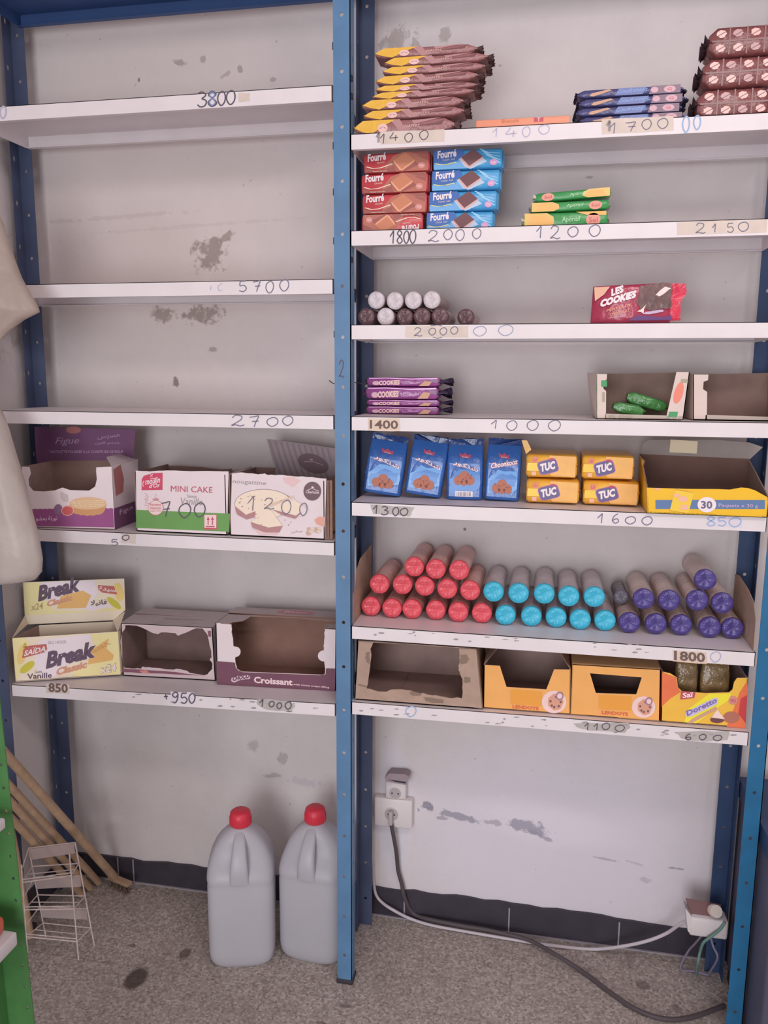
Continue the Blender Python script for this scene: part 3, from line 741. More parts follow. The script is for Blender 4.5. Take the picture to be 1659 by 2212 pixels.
for kind, rows_ in (('red', [(782, 914), (783, 922), (781, 923), (786, 927)]), ('blue', [(922, 1066), (927, 1073), (932, 1078), (935, 1082)])):
    t, W0, H0 = fourre(kind); z = ZR[2]
    for i, (ul, ur) in enumerate(rows_):
        o = t if i == 0 else dup(t, (0, 0, 0))
        o.location = ((f(ul, 420).x + f(ur, 420).x) / 2, .06, z); o.scale = ((f(ur, 420).x - f(ul, 420).x) / W0, 1, 1)
        if kind == 'red' and i == 0:
            o.rotation_euler = (0, math.pi, 0); o.location.z = z + H0
        z += H0 + .0006
        o['label'] = kind + ' filled biscuit pack, ' + ordname(i, 4) + ' of the ' + kind + ' stack' + (', lying upside down' if kind == 'red' and i == 0 else '')

# ---- green and yellow cracker sticks
GRN = M('green_wrapper', (44, 140, 66), .3, .5, .05, 20, .15, 40); YPK = M('straw_wrapper', (222, 178, 92), .35, .5, .06, 20)
f = PY(.05)
for i, (ul, ur, hh, ang, flip, lab) in enumerate(((1132, 1314, .036, 0, 0, 'bottom'), (1147, 1315, .0225, -.9, 0, 'middle'), (1156, 1318, .0205, -2.8, 1, 'topmost'))):
    W0 = f(ur, 450).x - f(ul, 450).x
    t = thing('cracker_pack', lab + ' of three green and yellow cracker packs on the second shelf', 'snack pack', (0, 0, 0), 'green and yellow cracker packs')
    mb = pack_mb(W0, .06, hh, GRN, .008, wz=.75); S = front(W0, hh)
    a = (lambda x: 1 - x) if flip else (lambda x: x)
    mb.decal(S, [(a(.01), .05), (a(.3), .05), (a(.37), .3), (a(.36), .7), (a(.28), .95), (a(.01), .95)], YPK, .0007)
    mb.decal(S, rag([(a(.06), .1), (a(.3), .06), (a(.36), .35), (a(.26), .75), (a(.1), .8)], .015, 2, i), M('cracker_print', (228, 170, 88), .45, .4), .0010)
    mb.txt(S, 'Apéritif', (.46, .28), (.68, .3), (.46, .68), M('mint_print', (170, 222, 170), .4, .4), shear=.1)
    mb.ell(S, a(.83), .45, .085, .42, M('salmon_badge', (216, 140, 120), .4, .4), .0010); mb.txt(S, 'Sel', (a(.83) - .05, .3), (a(.83) + .05, .3), (a(.83) - .05, .6), PRED, .0014)
    if i == 0: mb.decal(S, [(.62, .97), (.98, .97), (.98, .72), (.75, .76)], M('cracker_print', (228, 170, 88)), .0010)
    mb.build('wrapper', t)
    e1 = fin_mb(-W0 / 2 + .002, -.008, .055, hh, M('clear_crimp', (224, 214, 190), .2, .6), i, amp=.2).build('crimped_end', t); e2 = fin_mb(W0 / 2 - .002, .007, .055, hh, M('clear_crimp', (224, 214, 190)), i + 9, amp=.2).build('crimped_tip', t)
    t.location = ((f(ul, 450).x + f(ur, 450).x) / 2, .05, ZR[2] + (.0, .0375, .063)[i]); t.rotation_euler = (0, math.radians(ang), 0)

# ---- biscuit rolls
def roll(kind, r, L, end, body, label, group, nose=.006, twist=True, shift=0):
    t = thing('biscuit_roll', label, 'biscuit roll', (0, 0, 0), group)
    mb = MB(); n = 28; R = random.Random(kind)
    rings = []
    for k in range(9):
        y = .012 + (L - .02) * k / 8
        rings.append([(r * (1 + R.uniform(-.02, .02)) * math.cos(2 * math.pi * i / n), y, r + r * (1 + R.uniform(-.02, .02)) * math.sin(2 * math.pi * i / n)) for i in range(n)])
    rings.append([(r * .82 * math.cos(2 * math.pi * i / n), L, r + r * .82 * math.sin(2 * math.pi * i / n)) for i in range(n)])
    mb.loft(rings, body, False)
    mb.add(rings[-1], [tuple(range(n))], body)
    mb.build('wrapper', t)
    mb = MB(); rings = []
    for rr, y, j in ((1.0, .0145, 0), (1.0, .005, .012), (.93, .0018, .03), (.6, .0012, .05), (.25, .0026, .05), (.02, .0034, 0)):
        rings.append([(r * rr * (1 + R.uniform(-j, j)) * math.cos(2 * math.pi * i / n), y + R.uniform(-j, j) * .05, r + r * rr * (1 + R.uniform(-j, j)) * math.sin(2 * math.pi * i / n)) for i in range(n)])
    mb.loft(rings[::-1], end, True)
    mb.build('end_cap', t)
    return t
RED_E = M('red_foil', (220, 70, 84), .33, .5, .12, 40, .55, 55); RED_B = M('rosy_clear_wrap', (206, 150, 142), .3, .5, .16, 25, .3, 60)
CYA_E = M('cyan_foil', (44, 174, 208), .34, .5, .08, 40, .5, 55); CYA_B = M('grey_clear_wrap', (182, 168, 174), .3, .5, .14, 25, .3, 60)
PUR_E = M('violet_foil', (72, 58, 136), .28, .6, .22, 40, .8, 55); PUR_B = M('taupe_clear_wrap', (192, 166, 160), .3, .5, .16, 25, .3, 60)
def place_rolls(kind, seed, r, L, end, body, rows, y0, zbase, words, group):
    src = None; f = PY(y0)
    for rn, row in rows:
        for k, (u, v) in enumerate(row):
            if src is None: src = roll(seed, r, L, end, body, '', group); o = src
            else: o = dup(src, (0, 0, 0))
            P = f(u, v)
            dy = ((k * 7 + len(row) * 3) % 5 - 2) * .0018
            o.location = (P.x, y0 + dy, P.z - r if rn != 'bottom' else zbase + .0008)
            o['label'] = words + ' roll, ' + ['leftmost', 'second from left', 'third from left', 'fourth from left', 'fifth from left', 'sixth from left'][k] + ' in the ' + rn + ' row of its pile' if len(row) > 1 else words + ' roll alone on top of its pile'
    return src
YR = .085
place_rolls('red', 1, .0262, .2, RED_E, RED_B,
            [('bottom', [(800, 1297), (846.5, 1304), (889.5, 1307), (940.4, 1310), (989.6, 1313), (1040.8, 1317)]),
             ('middle', [(819.4, 1262), (868.6, 1264), (916.4, 1268), (965.6, 1273), (1015, 1277)]),
             ('top', [(893.6, 1226), (940.8, 1230), (991, 1233)])], YR, ZR[6], 'red-ended biscuit', 'red-ended biscuit rolls piled on the sixth shelf')
place_rolls('cyan', 2, .0264, .2, CYA_E, CYA_B,
            [('bottom', [(1092, 1320), (1148, 1323), (1201.7, 1329), (1253.8, 1330.4), (1307.8, 1333)]),
             ('upper', [(1066, 1278.7), (1120, 1282.6), (1175.6, 1284.5), (1228.7, 1288.8), (1284, 1291)])], YR, ZR[6], 'turquoise-ended biscuit', 'turquoise-ended biscuit rolls piled on the sixth shelf')
place_rolls('violet', 3, .0262, .195, PUR_E, PUR_B,
            [('bottom', [(1360.5, 1337), (1418, 1339), (1474, 1338), (1535, 1344.6), (1585, 1348.8)]),
             ('middle', [(1391, 1295), (1446.7, 1299), (1507, 1298), (1562, 1304.6)]), ('top', [(1525, 1254)])], YR, ZR[6], 'violet-ended biscuit', 'violet-ended biscuit rolls piled on the sixth shelf')
GRB = M('smoke_wrap', (84, 80, 90), .3, .5, .2, 25, .3, 60)
o = roll(8, .0185, .11, M('smoke_end', (96, 92, 108), .3, .5, .2, 40, .6, 55), GRB, 'dark grey roll tucked behind between the turquoise and violet piles', None)
P = PY(.16)(1341, 1288); o.location = (P.x, .15, ZR[6] + .0555)
WHI_E = M('white_foil', (196, 184, 190), .35, .5, .06, 40, .4, 55); WHI_B = M('dull_brown_wrap', (152, 124, 122), .3, .5, .16, 25, .3, 60)
CHO_E = M('chocolate_foil', (98, 66, 72), .28, .6, .25, 40, .9, 50)
f = PY(.06); r3 = .0213
src = None
for k, (u, v) in enumerate(((812, 648), (852, 649), (892, 648), (932, 647))):
    if src is None: src = roll(5, r3, .19, WHI_E, WHI_B, '', 'white-ended rolls on the third shelf'); o = src
    else: o = dup(src, (0, 0, 0))
    P = f(u, v); o.location = (P.x, .06 + (k % 2) * .003, P.z - r3); o['label'] = ['leftmost', 'second from left', 'third from left', 'rightmost'][k] + ' white-ended roll in the upper row on the third shelf'
P = f(833, 682); o = dup(src, (P.x, .055, ZR[3] + .0008)); o['label'] = 'white-ended roll lying among the chocolate ones in the bottom row'
srcb = None
for k, (u, dy) in enumerate(((791, 0), (874, .012), (911, .004), (950, .006), (1006, .05))):
    if srcb is None: srcb = roll(6, r3, .17, CHO_E, WHI_B, '', 'chocolate-ended rolls on the third shelf'); o = srcb
    else: o = dup(srcb, (0, 0, 0))
    P = PY(.06 + dy)(u, 682); o.location = (P.x, .06 + dy, ZR[3] + .0008)
    o['label'] = ['leftmost', 'second from left', 'third from left', 'fourth from left', 'rightmost'][k] + ' chocolate-ended roll in the bottom row on the third shelf'

# ---- cookie pack standing on the third shelf
f = PY(.05); S = Zm(f, 1240, 580, 5.53)
MAG = M('magenta_wrapper', (164, 38, 70), .25, .6, .12, 14, .35, 40); CHOC = M('choc_window', (104, 70, 68), .3, .5, .3, 30, .3, 40); CRIM = M('crimson_crimp', (214, 34, 66), .3, .5, .06, 20, .5, 50)
t = thing('cookie_pack', 'magenta chocolate cookie pack standing alone on the third shelf', 'snack pack', (f(1360, 690).x, .05, ZR[3]))
BL, BR, TR, TL = S.p(200, 632), S.p(1160, 622), S.p(1160, 160), S.p(235, 205)
BL.z = BR.z = ZR[3] + .001
mb = MB(); rings = []
cs = [(0, .25), (.06, .8), (.5, 1), (.94, .85), (1, .3)]
for a, k in cs:
    lo, hi = BL.lerp(BR, a), TL.lerp(TR, a); rg = []
    for y, z in rounded(20, .5, .5, 5): rg.append(lo.lerp(hi, .5 + z) + V3((0, .02 + y * .04 * k, 0)))
    rings.append(rg)
mb.loft(rings, MAG)
S2 = Fn(lambda a, b, l: f(1240 + a / 5.53, 580 + b / 5.53) + V3((0, -l, 0)))
mb.decal(S2, rag([(780, 230), (860, 190), (1150, 170), (1165, 300), (1160, 470), (1000, 500), (800, 490), (740, 400)], 14, 3, 2), CHOC, .001)
mb.decal(S2, [(240, 225), (430, 215), (360, 310), (250, 390)], M('tan_print', (214, 160, 130), .4, .4), .001)
mb.decal(S2, rag([(970, 320), (1090, 215), (1160, 235), (1090, 290), (1010, 335)], 10, 2, 4), M('gleam_print', (240, 206, 202), .25, .5), .0016)
mb.decal(S2, rag([(750, 515), (860, 430), (830, 540)], 10, 2, 5), M('gleam_print', (240, 206, 202)), .0016)
mb.decal(S2, [(640, 622), (760, 560), (1070, 580), (1160, 560), (1160, 615)], M('violet_print', (92, 46, 110), .3, .5), .0012)
mb.txt(S2, 'LES', (445, 335), (590, 285), (445, 245), PWHITE, .0022, bold=.06); mb.txt(S2, 'COOKIES', (305, 470), (735, 350), (320, 375), PWHITE, .0022, bold=.07)
mb.txt(S2, 'PÉPITES DE', (390, 520), (680, 445), (390, 485), BKEDGE, .002, bold=.02); mb.txt(S2, 'CHOCOLAT', (430, 570), (660, 515), (430, 535), BKEDGE, .002, bold=.02)
mb.decal(S2, [(820, 545), (900, 548), (1070, 515), (1060, 490), (850, 520)], M('lilac_print', (190, 160, 196), .4, .4), .0018)
mb.build('wrapper', t)
mb = MB(); n = 10; A, B = [], []; R = random.Random(2)
for i in range(n + 1):
    b_ = i / n; A.append(f(1240 + 1155 / 5.53, 580 + (618 - 450 * b_) / 5.53) + V3((0, .018, 0)))
    B.append(f(1240 + (1285 + (0 if b_ < .55 else 70 * min(1, (b_ - .55) * 8)) + R.uniform(-6, 6)) / 5.53, 580 + (612 - 440 * b_) / 5.53) + V3((0, .018 + R.uniform(-.004, .004), 0)))
mb.add(A + B, [(i, i + 1, n + 2 + i, n + 1 + i) for i in range(n)], CRIM, True); mb.build('crimped_end', t)

# ---- purple cookie packs on the fourth shelf
PURW = M('purple_wrapper', (142, 60, 132), .25, .6, .12, 20, .45, 45); PURL = M('purple_gleam', (208, 142, 206), .28, .6); PURD = M('purple_crimp', (70, 56, 84), .3, .5, .3, 50, .9, 50)
f = PY(.125); protoP = None; zacc = ZR[4]; W0, H0 = .19, .024
for i, hh in enumerate((.0205, .0165, .033, .024)):
    if protoP is None:
        protoP = thing('cookie_pack', '', 'snack pack', (0, 0, 0), 'purple cookie packs stacked on the fourth shelf')
        mb = pack_mb(W0, .08, H0, PURW, .008, wz=.7); S = front(W0, H0)
        mb.decal(S, rag([(.02, .9), (.3, .93), (.62, .86), (.98, .94), (.98, .82), (.6, .76), (.3, .86), (.03, .8)], .01, 3, 2), PURL, .0009)
        mb.txt(S, 'COOKIES', (.17, .12), (.46, .2), (.17, .62), PINKP, .0013, bold=.05); mb.txt(S, 'Chocolat au lait', (.5, .22), (.74, .36), (.5, .4), PURL, .0013)
        mb.ell(S, .13, .35, .05, .22, MAUVE, .0010); mb.decal(S, [(.72, .08), (.86, .1), (.9, .55), (.8, .6)], BISC, .0010); mb.decal(S, [(.84, .9), (.98, .7), (.98, .4), (.9, .5)], M('purple_deep', (104, 44, 96), .3, .5), .0008)
        mb.build('wrapper', protoP); fin_mb(W0 / 2 - .004, .034, .075, H0, PURD, 3, amp=.8).build('crimped_end', protoP); fin_mb(-W0 / 2 + .004, -.01, .075, H0, PURD, 4, amp=.3).build('crimped_tip', protoP)
        o = protoP
    else: o = dup(protoP, (0, 0, 0))
    o.location = (f(869, 860).x + (0, .001, -.002, .001)[i], .125, zacc); o.scale = (1, 1, hh / H0); zacc += hh + .0004
    o['label'] = 'shiny purple cookie pack, ' + ordname(i, 4) + ' of four on the fourth shelf'

# ------------------------------------------------------------------ cartons
def carton_body(mb, TL, TR, BR, BL, dep, mo, mi, t=.0025, top=False, h_side=None, skip=()):
    dep = V3(dep); up = V3((0, 0, 1))
    ex = (BR - BL).normalized()
    if 'left' not in skip: mb.slab([BL, BL + dep, TL + dep, TL], ex * t, mo, mi)
    if 'right' not in skip: mb.slab([BR, BR + dep, TR + dep, TR], -ex * t, mo, mi)
    if 'back' not in skip: mb.slab([BL + dep, BR + dep, TR + dep, TL + dep], -dep.normalized() * t, mo, mi)
    mb.slab([BL, BR, BR + dep, BL + dep], up * t, mo, mi)
    if top: mb.slab([TL, TR, TR + dep, TL + dep], -up * t, mo, mi)

# ---- fourth shelf: two open trays
def tray(label, uL0, uL1, uR0, uR1, vt, vb, y, dep, green, lean):
    f = PY(y); z0 = ZR[4]
    P = lambda u, v: f(u, v)
    BL, TL = P(uL0, vb), P(uL0 - 0, vt); BR, TR = P(uR1 - lean, vb - 2), P(uR1, vt - 4)
    BL.z = BR.z = z0 + .0008
    t = thing('display_tray', label, 'box', (BL.x, y, z0))
    mb = MB(); pale = M('pale_board', (206, 186, 178), .6, .3, .04, 20); D = V3((0, dep, 0)); D2 = V3((-.012 if green else 0, dep, 0))
    mb.slab([BL, BL + D, TL + D2 + V3((0, 0, .004)), TL], V3((.002, 0, 0)), pale, M('green_inside', (70, 140, 78), .6, .3) if green else CARDIN)
    mb.slab([BR, BR + D, TR + D, TR], V3((-.002, 0, 0)), pale, M('green_inside_light', (120, 156, 70), .6, .3) if green else CARD)
    mb.slab([BL + D, BR + D, TR + D, TL + D2], V3((0, -.002, 0)), CARD, M('brown_inside', (136, 108, 100), .85, .1, .1, 25))
    mb.slab([BL, BR, BR + D, BL + D], V3((0, 0, .002)), CARD, CARDIN)
    mb.build('body', t)
    mb = MB()
    lw = P(uL1, vb).x - P(uL0, vb).x; hh = TL.z - BL.z
    mb.slab([BL, BL + V3((lw * .9, 0, 0)), TL + V3((lw, 0, -hh * .38)), TL + V3((lw * .72, 0, -hh * .32)), TL + V3((lw * .72, 0, -hh * .16)), TL + V3((lw, 0, -hh * .12)), TL + V3((lw, 0, 0)), TL], V3((0, .002, 0)), pale)
    S = Q(BL, BL + V3((lw, 0, 0)), TL + V3((lw, 0, 0)), TL)
    if green:
        mb.rect(S, .45, .72, 1.0, .86, M('green_flap', (64, 148, 92), .5, .3)); mb.rect(S, .55, .38, .8, .6, M('grey_print', (160, 152, 130), .6, .3))
    rw = P(uR1, vb).x - P(uR0, vb).x
    if uR0 < 1650:
        mb.slab([BR - V3((rw, 0, 0)), BR, TR, TR - V3((rw * .75, 0, 0))], V3((0, .002, 0)), pale)
        if green:
            S = Q(BR - V3((rw, 0, 0)), BR, TR, TR - V3((rw * .75, 0, 0)))
            mb.ell(S, .45, .57, .3, .22, M('coral_print', (226, 124, 104), .5, .3), rot=.2); mb.rect(S, .1, .06, .62, .17, M('green_flap', (64, 148, 92)))
            mb.rect(S, .45, .78, .95, .86, M('grey_print', (160, 152, 130)))
    mb.slab([BL + V3((lw * .8, 0, 0)), BR, BR + V3((0, 0, .009)), BL + V3((lw * .8, 0, .012))], V3((0, .002, 0)), M('grey_lip', (176, 162, 150), .6, .3))
    if green:
        S = Q(BL, BR, BR + V3((0, 0, .012)), BL + V3((0, 0, .012)))
        for a in (.18, .3, .38): mb.ell(S, a, .5, .04, .3, M('grey_print', (160, 152, 130)))
    mb.build('front_lip', t)
    return t
tray('cut-open tray with green inside walls on the fourth shelf', 1288, 1311, 1452, 1490, 808, 908, .035, .17, True, 14)
tray('cut-open brown tray cut off by the picture edge on the fourth shelf', 1497, 1530, 1690, 1702, 809, 908, .045, .16, False, 6)
GP = M('green_film', (62, 132, 60), .25, .6, .15, 30, .5, 50)
for k, (A, B, hh, lab) in enumerate((((1322, 880), (1386, 893), .026, 'green snack pack lying at the left inside the green tray'), ((1350, 868), (1432, 892), .03, 'green snack pack slanting down at the right inside the green tray'))):
    f = PY(.09 + .05 * k); a, b = f(*A), f(*B)
    L = (b - a).length; mb = pack_mb(L, .055, hh, GP, .012, wz=.5)
    t = thing('snack_pack', lab, 'snack pack', (0, 0, 0)); mb.build('wrapper', t)
    fin_mb(L / 2 - .003, .008, .05, hh, GP, k, amp=.2).build('crimped_end', t)
    ang = math.atan2(a.z - b.z, b.x - a.x)
    c = (a + b) / 2; t.location = (c.x, .09 + .05 * k - .02, ZR[4] + .003 + (.0 if k == 0 else .008) + math.sin(abs(ang)) * L / 2); t.rotation_euler = (0, ang, 0)

# ---- fifth shelf: blue bags
BAGB = M('blue_bag_film', (38, 92, 176), .26, .6, .12, 12, .45, 26); BAGD = M('blue_bag_dark', (30, 58, 124), .25, .6, .15, 12, .5, 30); BAGL = M('blue_bag_light', (84, 148, 216), .3, .5)
COOK = M('cookie_print', (172, 100, 80), .5, .3); COOKD = M('cookie_chip', (122, 66, 58), .5, .3)
def snack_bag(label, fr, var):
    W0, H0 = .104, .150
    t = thing('snack_bag', label, 'bag', (0, 0, 0), 'blue snack bags on the fifth shelf')
    dz = [(0, .05, .96), (.02, .058, 1), (.35, .056, 1.01), (.62, .045, 1.0), (.8, .022, .97), (.9, .008, .94)]
    mb = MB(); rings = []
    for z, d, k in dz:
        rings.append([(x * W0 * k, y * d, z * H0) for x, y in rounded(28, .5, .5, 5)])
    mb.loft(rings, BAGB)
    def fr_(a, b, l):
        for (z0, d0, k0), (z1, d1, k1) in zip(dz, dz[1:]):
            if z0 <= b <= z1 or z1 == .9: d = d0 + (d1 - d0) * min(1, max(0, (b - z0) / (z1 - z0)));
            if z0 <= b <= z1: break
        return ((a - .5) * W0, -d / 2 - l, b * H0)
    S = Fn(fr_)
    mb.decal(S, [(.08, .6), (.92, .6), (.92, .05), (.08, .05)], BAGB, .0004)
    R = random.Random(var)
    mb.decal(S, rag([(.1, .34), (.35, .5), (.9, .48), (.92, .2), (.6, .12), (.12, .1)], .03, 3, var), BAGL if var != 2 else M('blue_bag_mid', (50, 116, 196), .3, .5), .0008)
    mb.decal(S, rag([(.15, .32), (.5, .44), (.88, .4), (.85, .24), (.5, .16), (.15, .14)], .03, 3, var + 7), M('blue_bag_mid', (50, 116, 196), .3, .5), .0011)
    if fr: mb.txt(S, 'Choonkooz', (.14, .5), (.9, .6), (.14, .6), PRED, .0014, bold=.06); mb.txt(S, 'Choonkooz', (.15, .505), (.89, .605), (.15, .595), PWHITE, .0018, bold=.03)
    else:
        w_ = '\uFEAD\uFEEE\uFEDC\uFEE8\uFEB7'
        mb.txt(S, w_, (.16, .57), (.86, .44), (.2, .66), PRED, .0014, bold=.05); mb.txt(S, w_, (.17, .575), (.85, .445), (.21, .655), PWHITE, .0018, bold=.025)
    mb.decal(S, [(.36, .70), (.64, .68), (.66, .75), (.58, .73), (.5, .77), (.42, .74), (.34, .77)], M('crown_badge', (190, 72, 104), .4, .4), .0016)
    mb.txt(S, 'Soda', (.42, .695), (.58, .69), (.42, .72), PWHITE, .0020)
    for k in range(2): mb.txt(S, 'biscuits aux pépites de chocolat' if k == 0 else 'croquants', (.3, .43 - .04 * k), (.72 - .1 * k, .40 - .04 * k), (.3, .445 - .04 * k), SKY, .0018)
    cz = .2 if var != 2 else .33
    for dx, dy, r_ in ((-.16, -.01, .13), (.0, .06, .14), (.16, -.01, .13), (0, -.04, .1)):
        mb.decal(S, rag([(.5 + dx + x, cz + dy + y) for x, y in rounded(12, r_, r_ * .62)], .008, 2, var), COOK, .0018 + .0003 * (dy > 0))
    for k in range(9): mb.ell(S, .5 + R.uniform(-.2, .2), cz + R.uniform(-.04, .08), .016, .012, COOKD, .0026, n=8)
    if var == 2:
        mb.rect(S, .26, .05, .74, .14, PWHITE, .0018)
        for k in range(10): mb.rect(S, .3 + .042 * k, .06, .315 + .042 * k + .008 * (k % 3), .13, M('grey_bar', (140, 134, 150), .5, .3), .0022)
    mb.build('pouch', t)
    mb = MB(); n = 12; A, B = [], []
    for i in range(n + 1):
        x = (i / n - .5) * W0 * .95; A.append((x, R.uniform(-.004, .004), .88 * H0)); B.append((x * 1.02, R.uniform(-.007, .007) - .004, H0 * (1.0 + R.uniform(-.012, .012))))
    mb.slab([*A, *B[::-1]], (0, .003, 0), BAGD); mb.build('folded_top', t)
    return t
f = PY(.06)
for k, ((b0, b1), (t0, t1), lab) in enumerate((((775, 859), (803, 877), 'blue snack bag leaning right, first beside the middle post'), ((866, 948), (900, 965), 'blue snack bag, second from the middle post'),
                                                ((959, 1040), (962, 1042), 'blue snack bag with a white barcode below its cookies'), ((1042, 1121), (1049, 1134), 'blue snack bag with latin lettering next to the yellow packs'))):
    o = snack_bag(lab, k == 3, k); a, b = f(b0, 1072), f(b1, 1076)
    ang = math.atan2((f((t0 + t1) / 2, 940).x - (a.x + b.x) / 2) * .75, .15)
    c = (a + b) / 2; o.location = (c.x, .118, ZR[5] + .0005 + abs(math.sin(ang)) * .054); o.rotation_euler = (math.radians(-2), ang, math.radians((3, 2, 1, 0)[k]))
    o.scale = (abs(b.x - a.x) / .104 * .98, 1, 1.03)

# ---- yellow cracker packs
TUCY = M('yellow_pack_film', (232, 166, 46), .3, .5, .06, 16, .2, 30); TUCL = M('yellow_pack_bright', (240, 190, 40), .35, .5); TUCO = M('cracker_glow', (236, 170, 84), .4, .4, .06, 40)
LOGO = M('logo_blue', (88, 80, 128), .4, .4); LPUR = M('logo_rim', (160, 92, 160), .4, .4); LBL = M('pink_block', (224, 128, 112), .45, .4); AMB = M('amber_shade', (206, 134, 40), .4, .4)
f = PY(.07)
W0, H0 = .128, .062
proto = thing('cracker_pack', '', 'snack pack', (0, 0, 0), 'yellow cracker packs stacked on the fifth shelf')
mb = pack_mb(W0, .15, H0, TUCY, .006, wz=.86); S = front(W0, H0)
mb.decal(S, [(.45, .93), (.97, .9), (.97, .08), (.5, .1), (.42, .4)], TUCO, .0006); mb.decal(S, [(.02, .62), (.25, .62), (.25, .3), (.02, .3)], TUCL, .0006)
mb.rect(S, .12, .64, .22, .86, LBL, .0009); mb.txt(S, 'LU', (.135, .68), (.205, .68), (.135, .82), PRED, .0013, bold=.03)
mb.rect(S, .11, .12, .2, .28, M('pale_pink_block', (232, 168, 140), .45, .4), .0009)
rr = [(.43 + .19 * x - .045 * y, .48 + .27 * y + .11 * x) for x, y in rounded(24, 1, 1, 5)]
mb.decal(S, rr, LPUR, .0010); mb.decal(S, [(.43 + (x - .43) * .93, .48 + (y - .48) * .9) for x, y in rr], LOGO, .0014)
mb.txt(S, 'TUC', (.285, .25), (.575, .40), (.27, .58), PWHITE, .0020, bold=.06)
mb.ell(S, .5, .78, .05, .05, M('logo_flame', (180, 50, 90), .4, .4), .0018)
mb.txt(S, 'Original', (.5, .08), (.85, .08), (.5, .14), AMB, .0012)
mb.build('wrapper', proto)
fin_mb(-W0 / 2 + .003, -.005, .14, H0, AMB, 2, amp=.12).build('crimped_end', proto); fin_mb(W0 / 2 - .003, .005, .14, H0, AMB, 5, amp=.12).build('crimped_tip', proto)
first = True
for (u0, u1, vb, row, lab) in ((1136, 1250, 1090, 0, 'lower left'), (1259, 1379, 1093, 0, 'lower right'), (1136, 1246, 1026, 1, 'upper left'), (1257, 1369, 1027, 1, 'upper right')):
    o = proto if first else dup(proto, (0, 0, 0)); first = False
    a, b = f(u0, vb), f(u1, vb); o.location = ((a.x + b.x) / 2, .07, ZR[5] + .0004 + row * (H0 + .002)); o.scale = ((b.x - a.x) / W0, 1, 1)
    o['label'] = lab + ' of the four yellow cracker packs beside the blue bags'
mb = MB(); q = [f(u, v) + V3((0, .012, 0)) for u, v in ((1124, 952), (1136, 952), (1146, 972), (1134, 982))]
mb.slab(q, (0, .002, 0), TUCY)
mb.build('raised_flap', [o for o in bpy.data.objects if o.get('label', '').startswith('upper left of the four')][0])

# ---- big yellow display box
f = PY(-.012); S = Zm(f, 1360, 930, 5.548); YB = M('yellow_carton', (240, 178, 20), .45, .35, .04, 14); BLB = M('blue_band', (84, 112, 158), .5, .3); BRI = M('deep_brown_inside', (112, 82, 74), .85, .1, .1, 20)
BL, BR = S.p(170, 1000), S.p(1640, 1022); zb = ZR[5] + .001; BR.x = .9965; BL.x += .008; BL.z = BR.z = zb
t = thing('display_box', 'big yellow display box with dark open front at the right end of the fifth shelf', 'box', ((BL.x + BR.x) / 2, .08, zb))
TXR = S.p(1655, 800); top = [S.p(*q) for q in ((1655, 800), (1600, 770), (1500, 715), (1420, 690), (1340, 683), (1200, 708), (1050, 702), (700, 700), (205, 685))]
for q in top: q.x = min(q.x, BR.x)
mb = MB(); mb.slab([BL, BR] + top, (0, .003, 0), YB, BRI)
mb.rect(S, 310, 832, 1620, 940, BLB); mb.decal(S, [(545, 710), (770, 745), (705, 990), (480, 960)], TUCL, .0010); mb.ell(S, 640, 820, 55, 38, M('pale_pink_block', (232, 168, 140)), .0014); mb.ell(S, 560, 775, 40, 22, M('pale_pink_block', (232, 168, 140)), .0014)
mb.rect(S, 610, 890, 690, 950, M('pale_pink_block', (232, 168, 140)), .0014); mb.stroke(S, [(545, 705), (650, 720), (760, 745)], 5, AMB, .0014); mb.stroke(S, [(475, 955), (590, 975), (700, 992)], 5, AMB, .0014)
mb.ell(S, 925, 888, 112, 92, PWHITE, .0012); mb.txt(S, '30', (855, 935), (990, 938), (855, 840), M('grey_violet_print', (96, 92, 120), .5, .3), .0018, bold=.03)
mb.txt(S, 'Paquets x 30 g', (1065, 925), (1535, 935), (1065, 872), M('lilac_print', (190, 160, 196)), .0018, bold=.01); mb.decal(S, [(285, 688), (360, 690), (350, 725)], M('pale_pink_block', (232, 168, 140)), .0010)
mb.build('front_panel', t)
mb = MB(); D = V3((0, .21, 0)); hB = .1
TLs = f(1384, 986); TL_ = V3((BL.x - .004, -.012, TLs.z))
FT = S.p(205, 685)
mb.slab([BL, BL + D, V3((BL.x - .002, .2, zb + .118)), V3((BL.x - .006, .05, zb + .115)), V3((FT.x - .012, -.012, zb + .108)), V3((FT.x, -.012, FT.z))], (.003, 0, 0), YB, BRI)
SL = Q(BL + V3((-.0005, .2, 0)), BL + V3((-.0005, 0, 0)), BL + V3((-.0005, 0, .11)), BL + V3((-.0005, .2, .11)))
mb.slab([BR, BR + D, BR + D + V3((0, 0, .112)), BR + V3((0, 0, .045))], (-.003, 0, 0), YB, M('tan_inside', (146, 122, 110), .85, .1, .1, 20))
mb.slab([BL + D, BR + D, BR + D + V3((0, 0, .112)), BL + D + V3((0, 0, .118))], (0, -.003, 0), YB, BRI)
mb.slab([BL, BR, BR + D, BL + D], (0, 0, .003), CARD, BRI)
mb.build('body', t)
mb = MB(); ff = PY(.197); q = [BL + D + V3((0, -.001, .116)), BR + D + V3((0, -.001, .110))] + [ff(u, v) for u, v in ((1648, 966), (1620, 956), (1550, 950), (1400, 950), (1388, 958))]
mb.slab(q, (0, .002, 0), M('grey_flap', (150, 138, 134), .8, .1, .08, 20)); mb.build('flap', t)['label'] = 'grey folded back flap'
mb = MB(); ff = PY(.1945)
q = [ff(u, v) for u, v in ((1448.5, 949.5), (1507.5, 953), (1505, 980), (1446, 977))]
mb.slab(q, (0, .0008, 0), M('cream_label', (226, 206, 172), .6, .3))
mb.build('paper_label', t)['label'] = 'blank cream paper label'

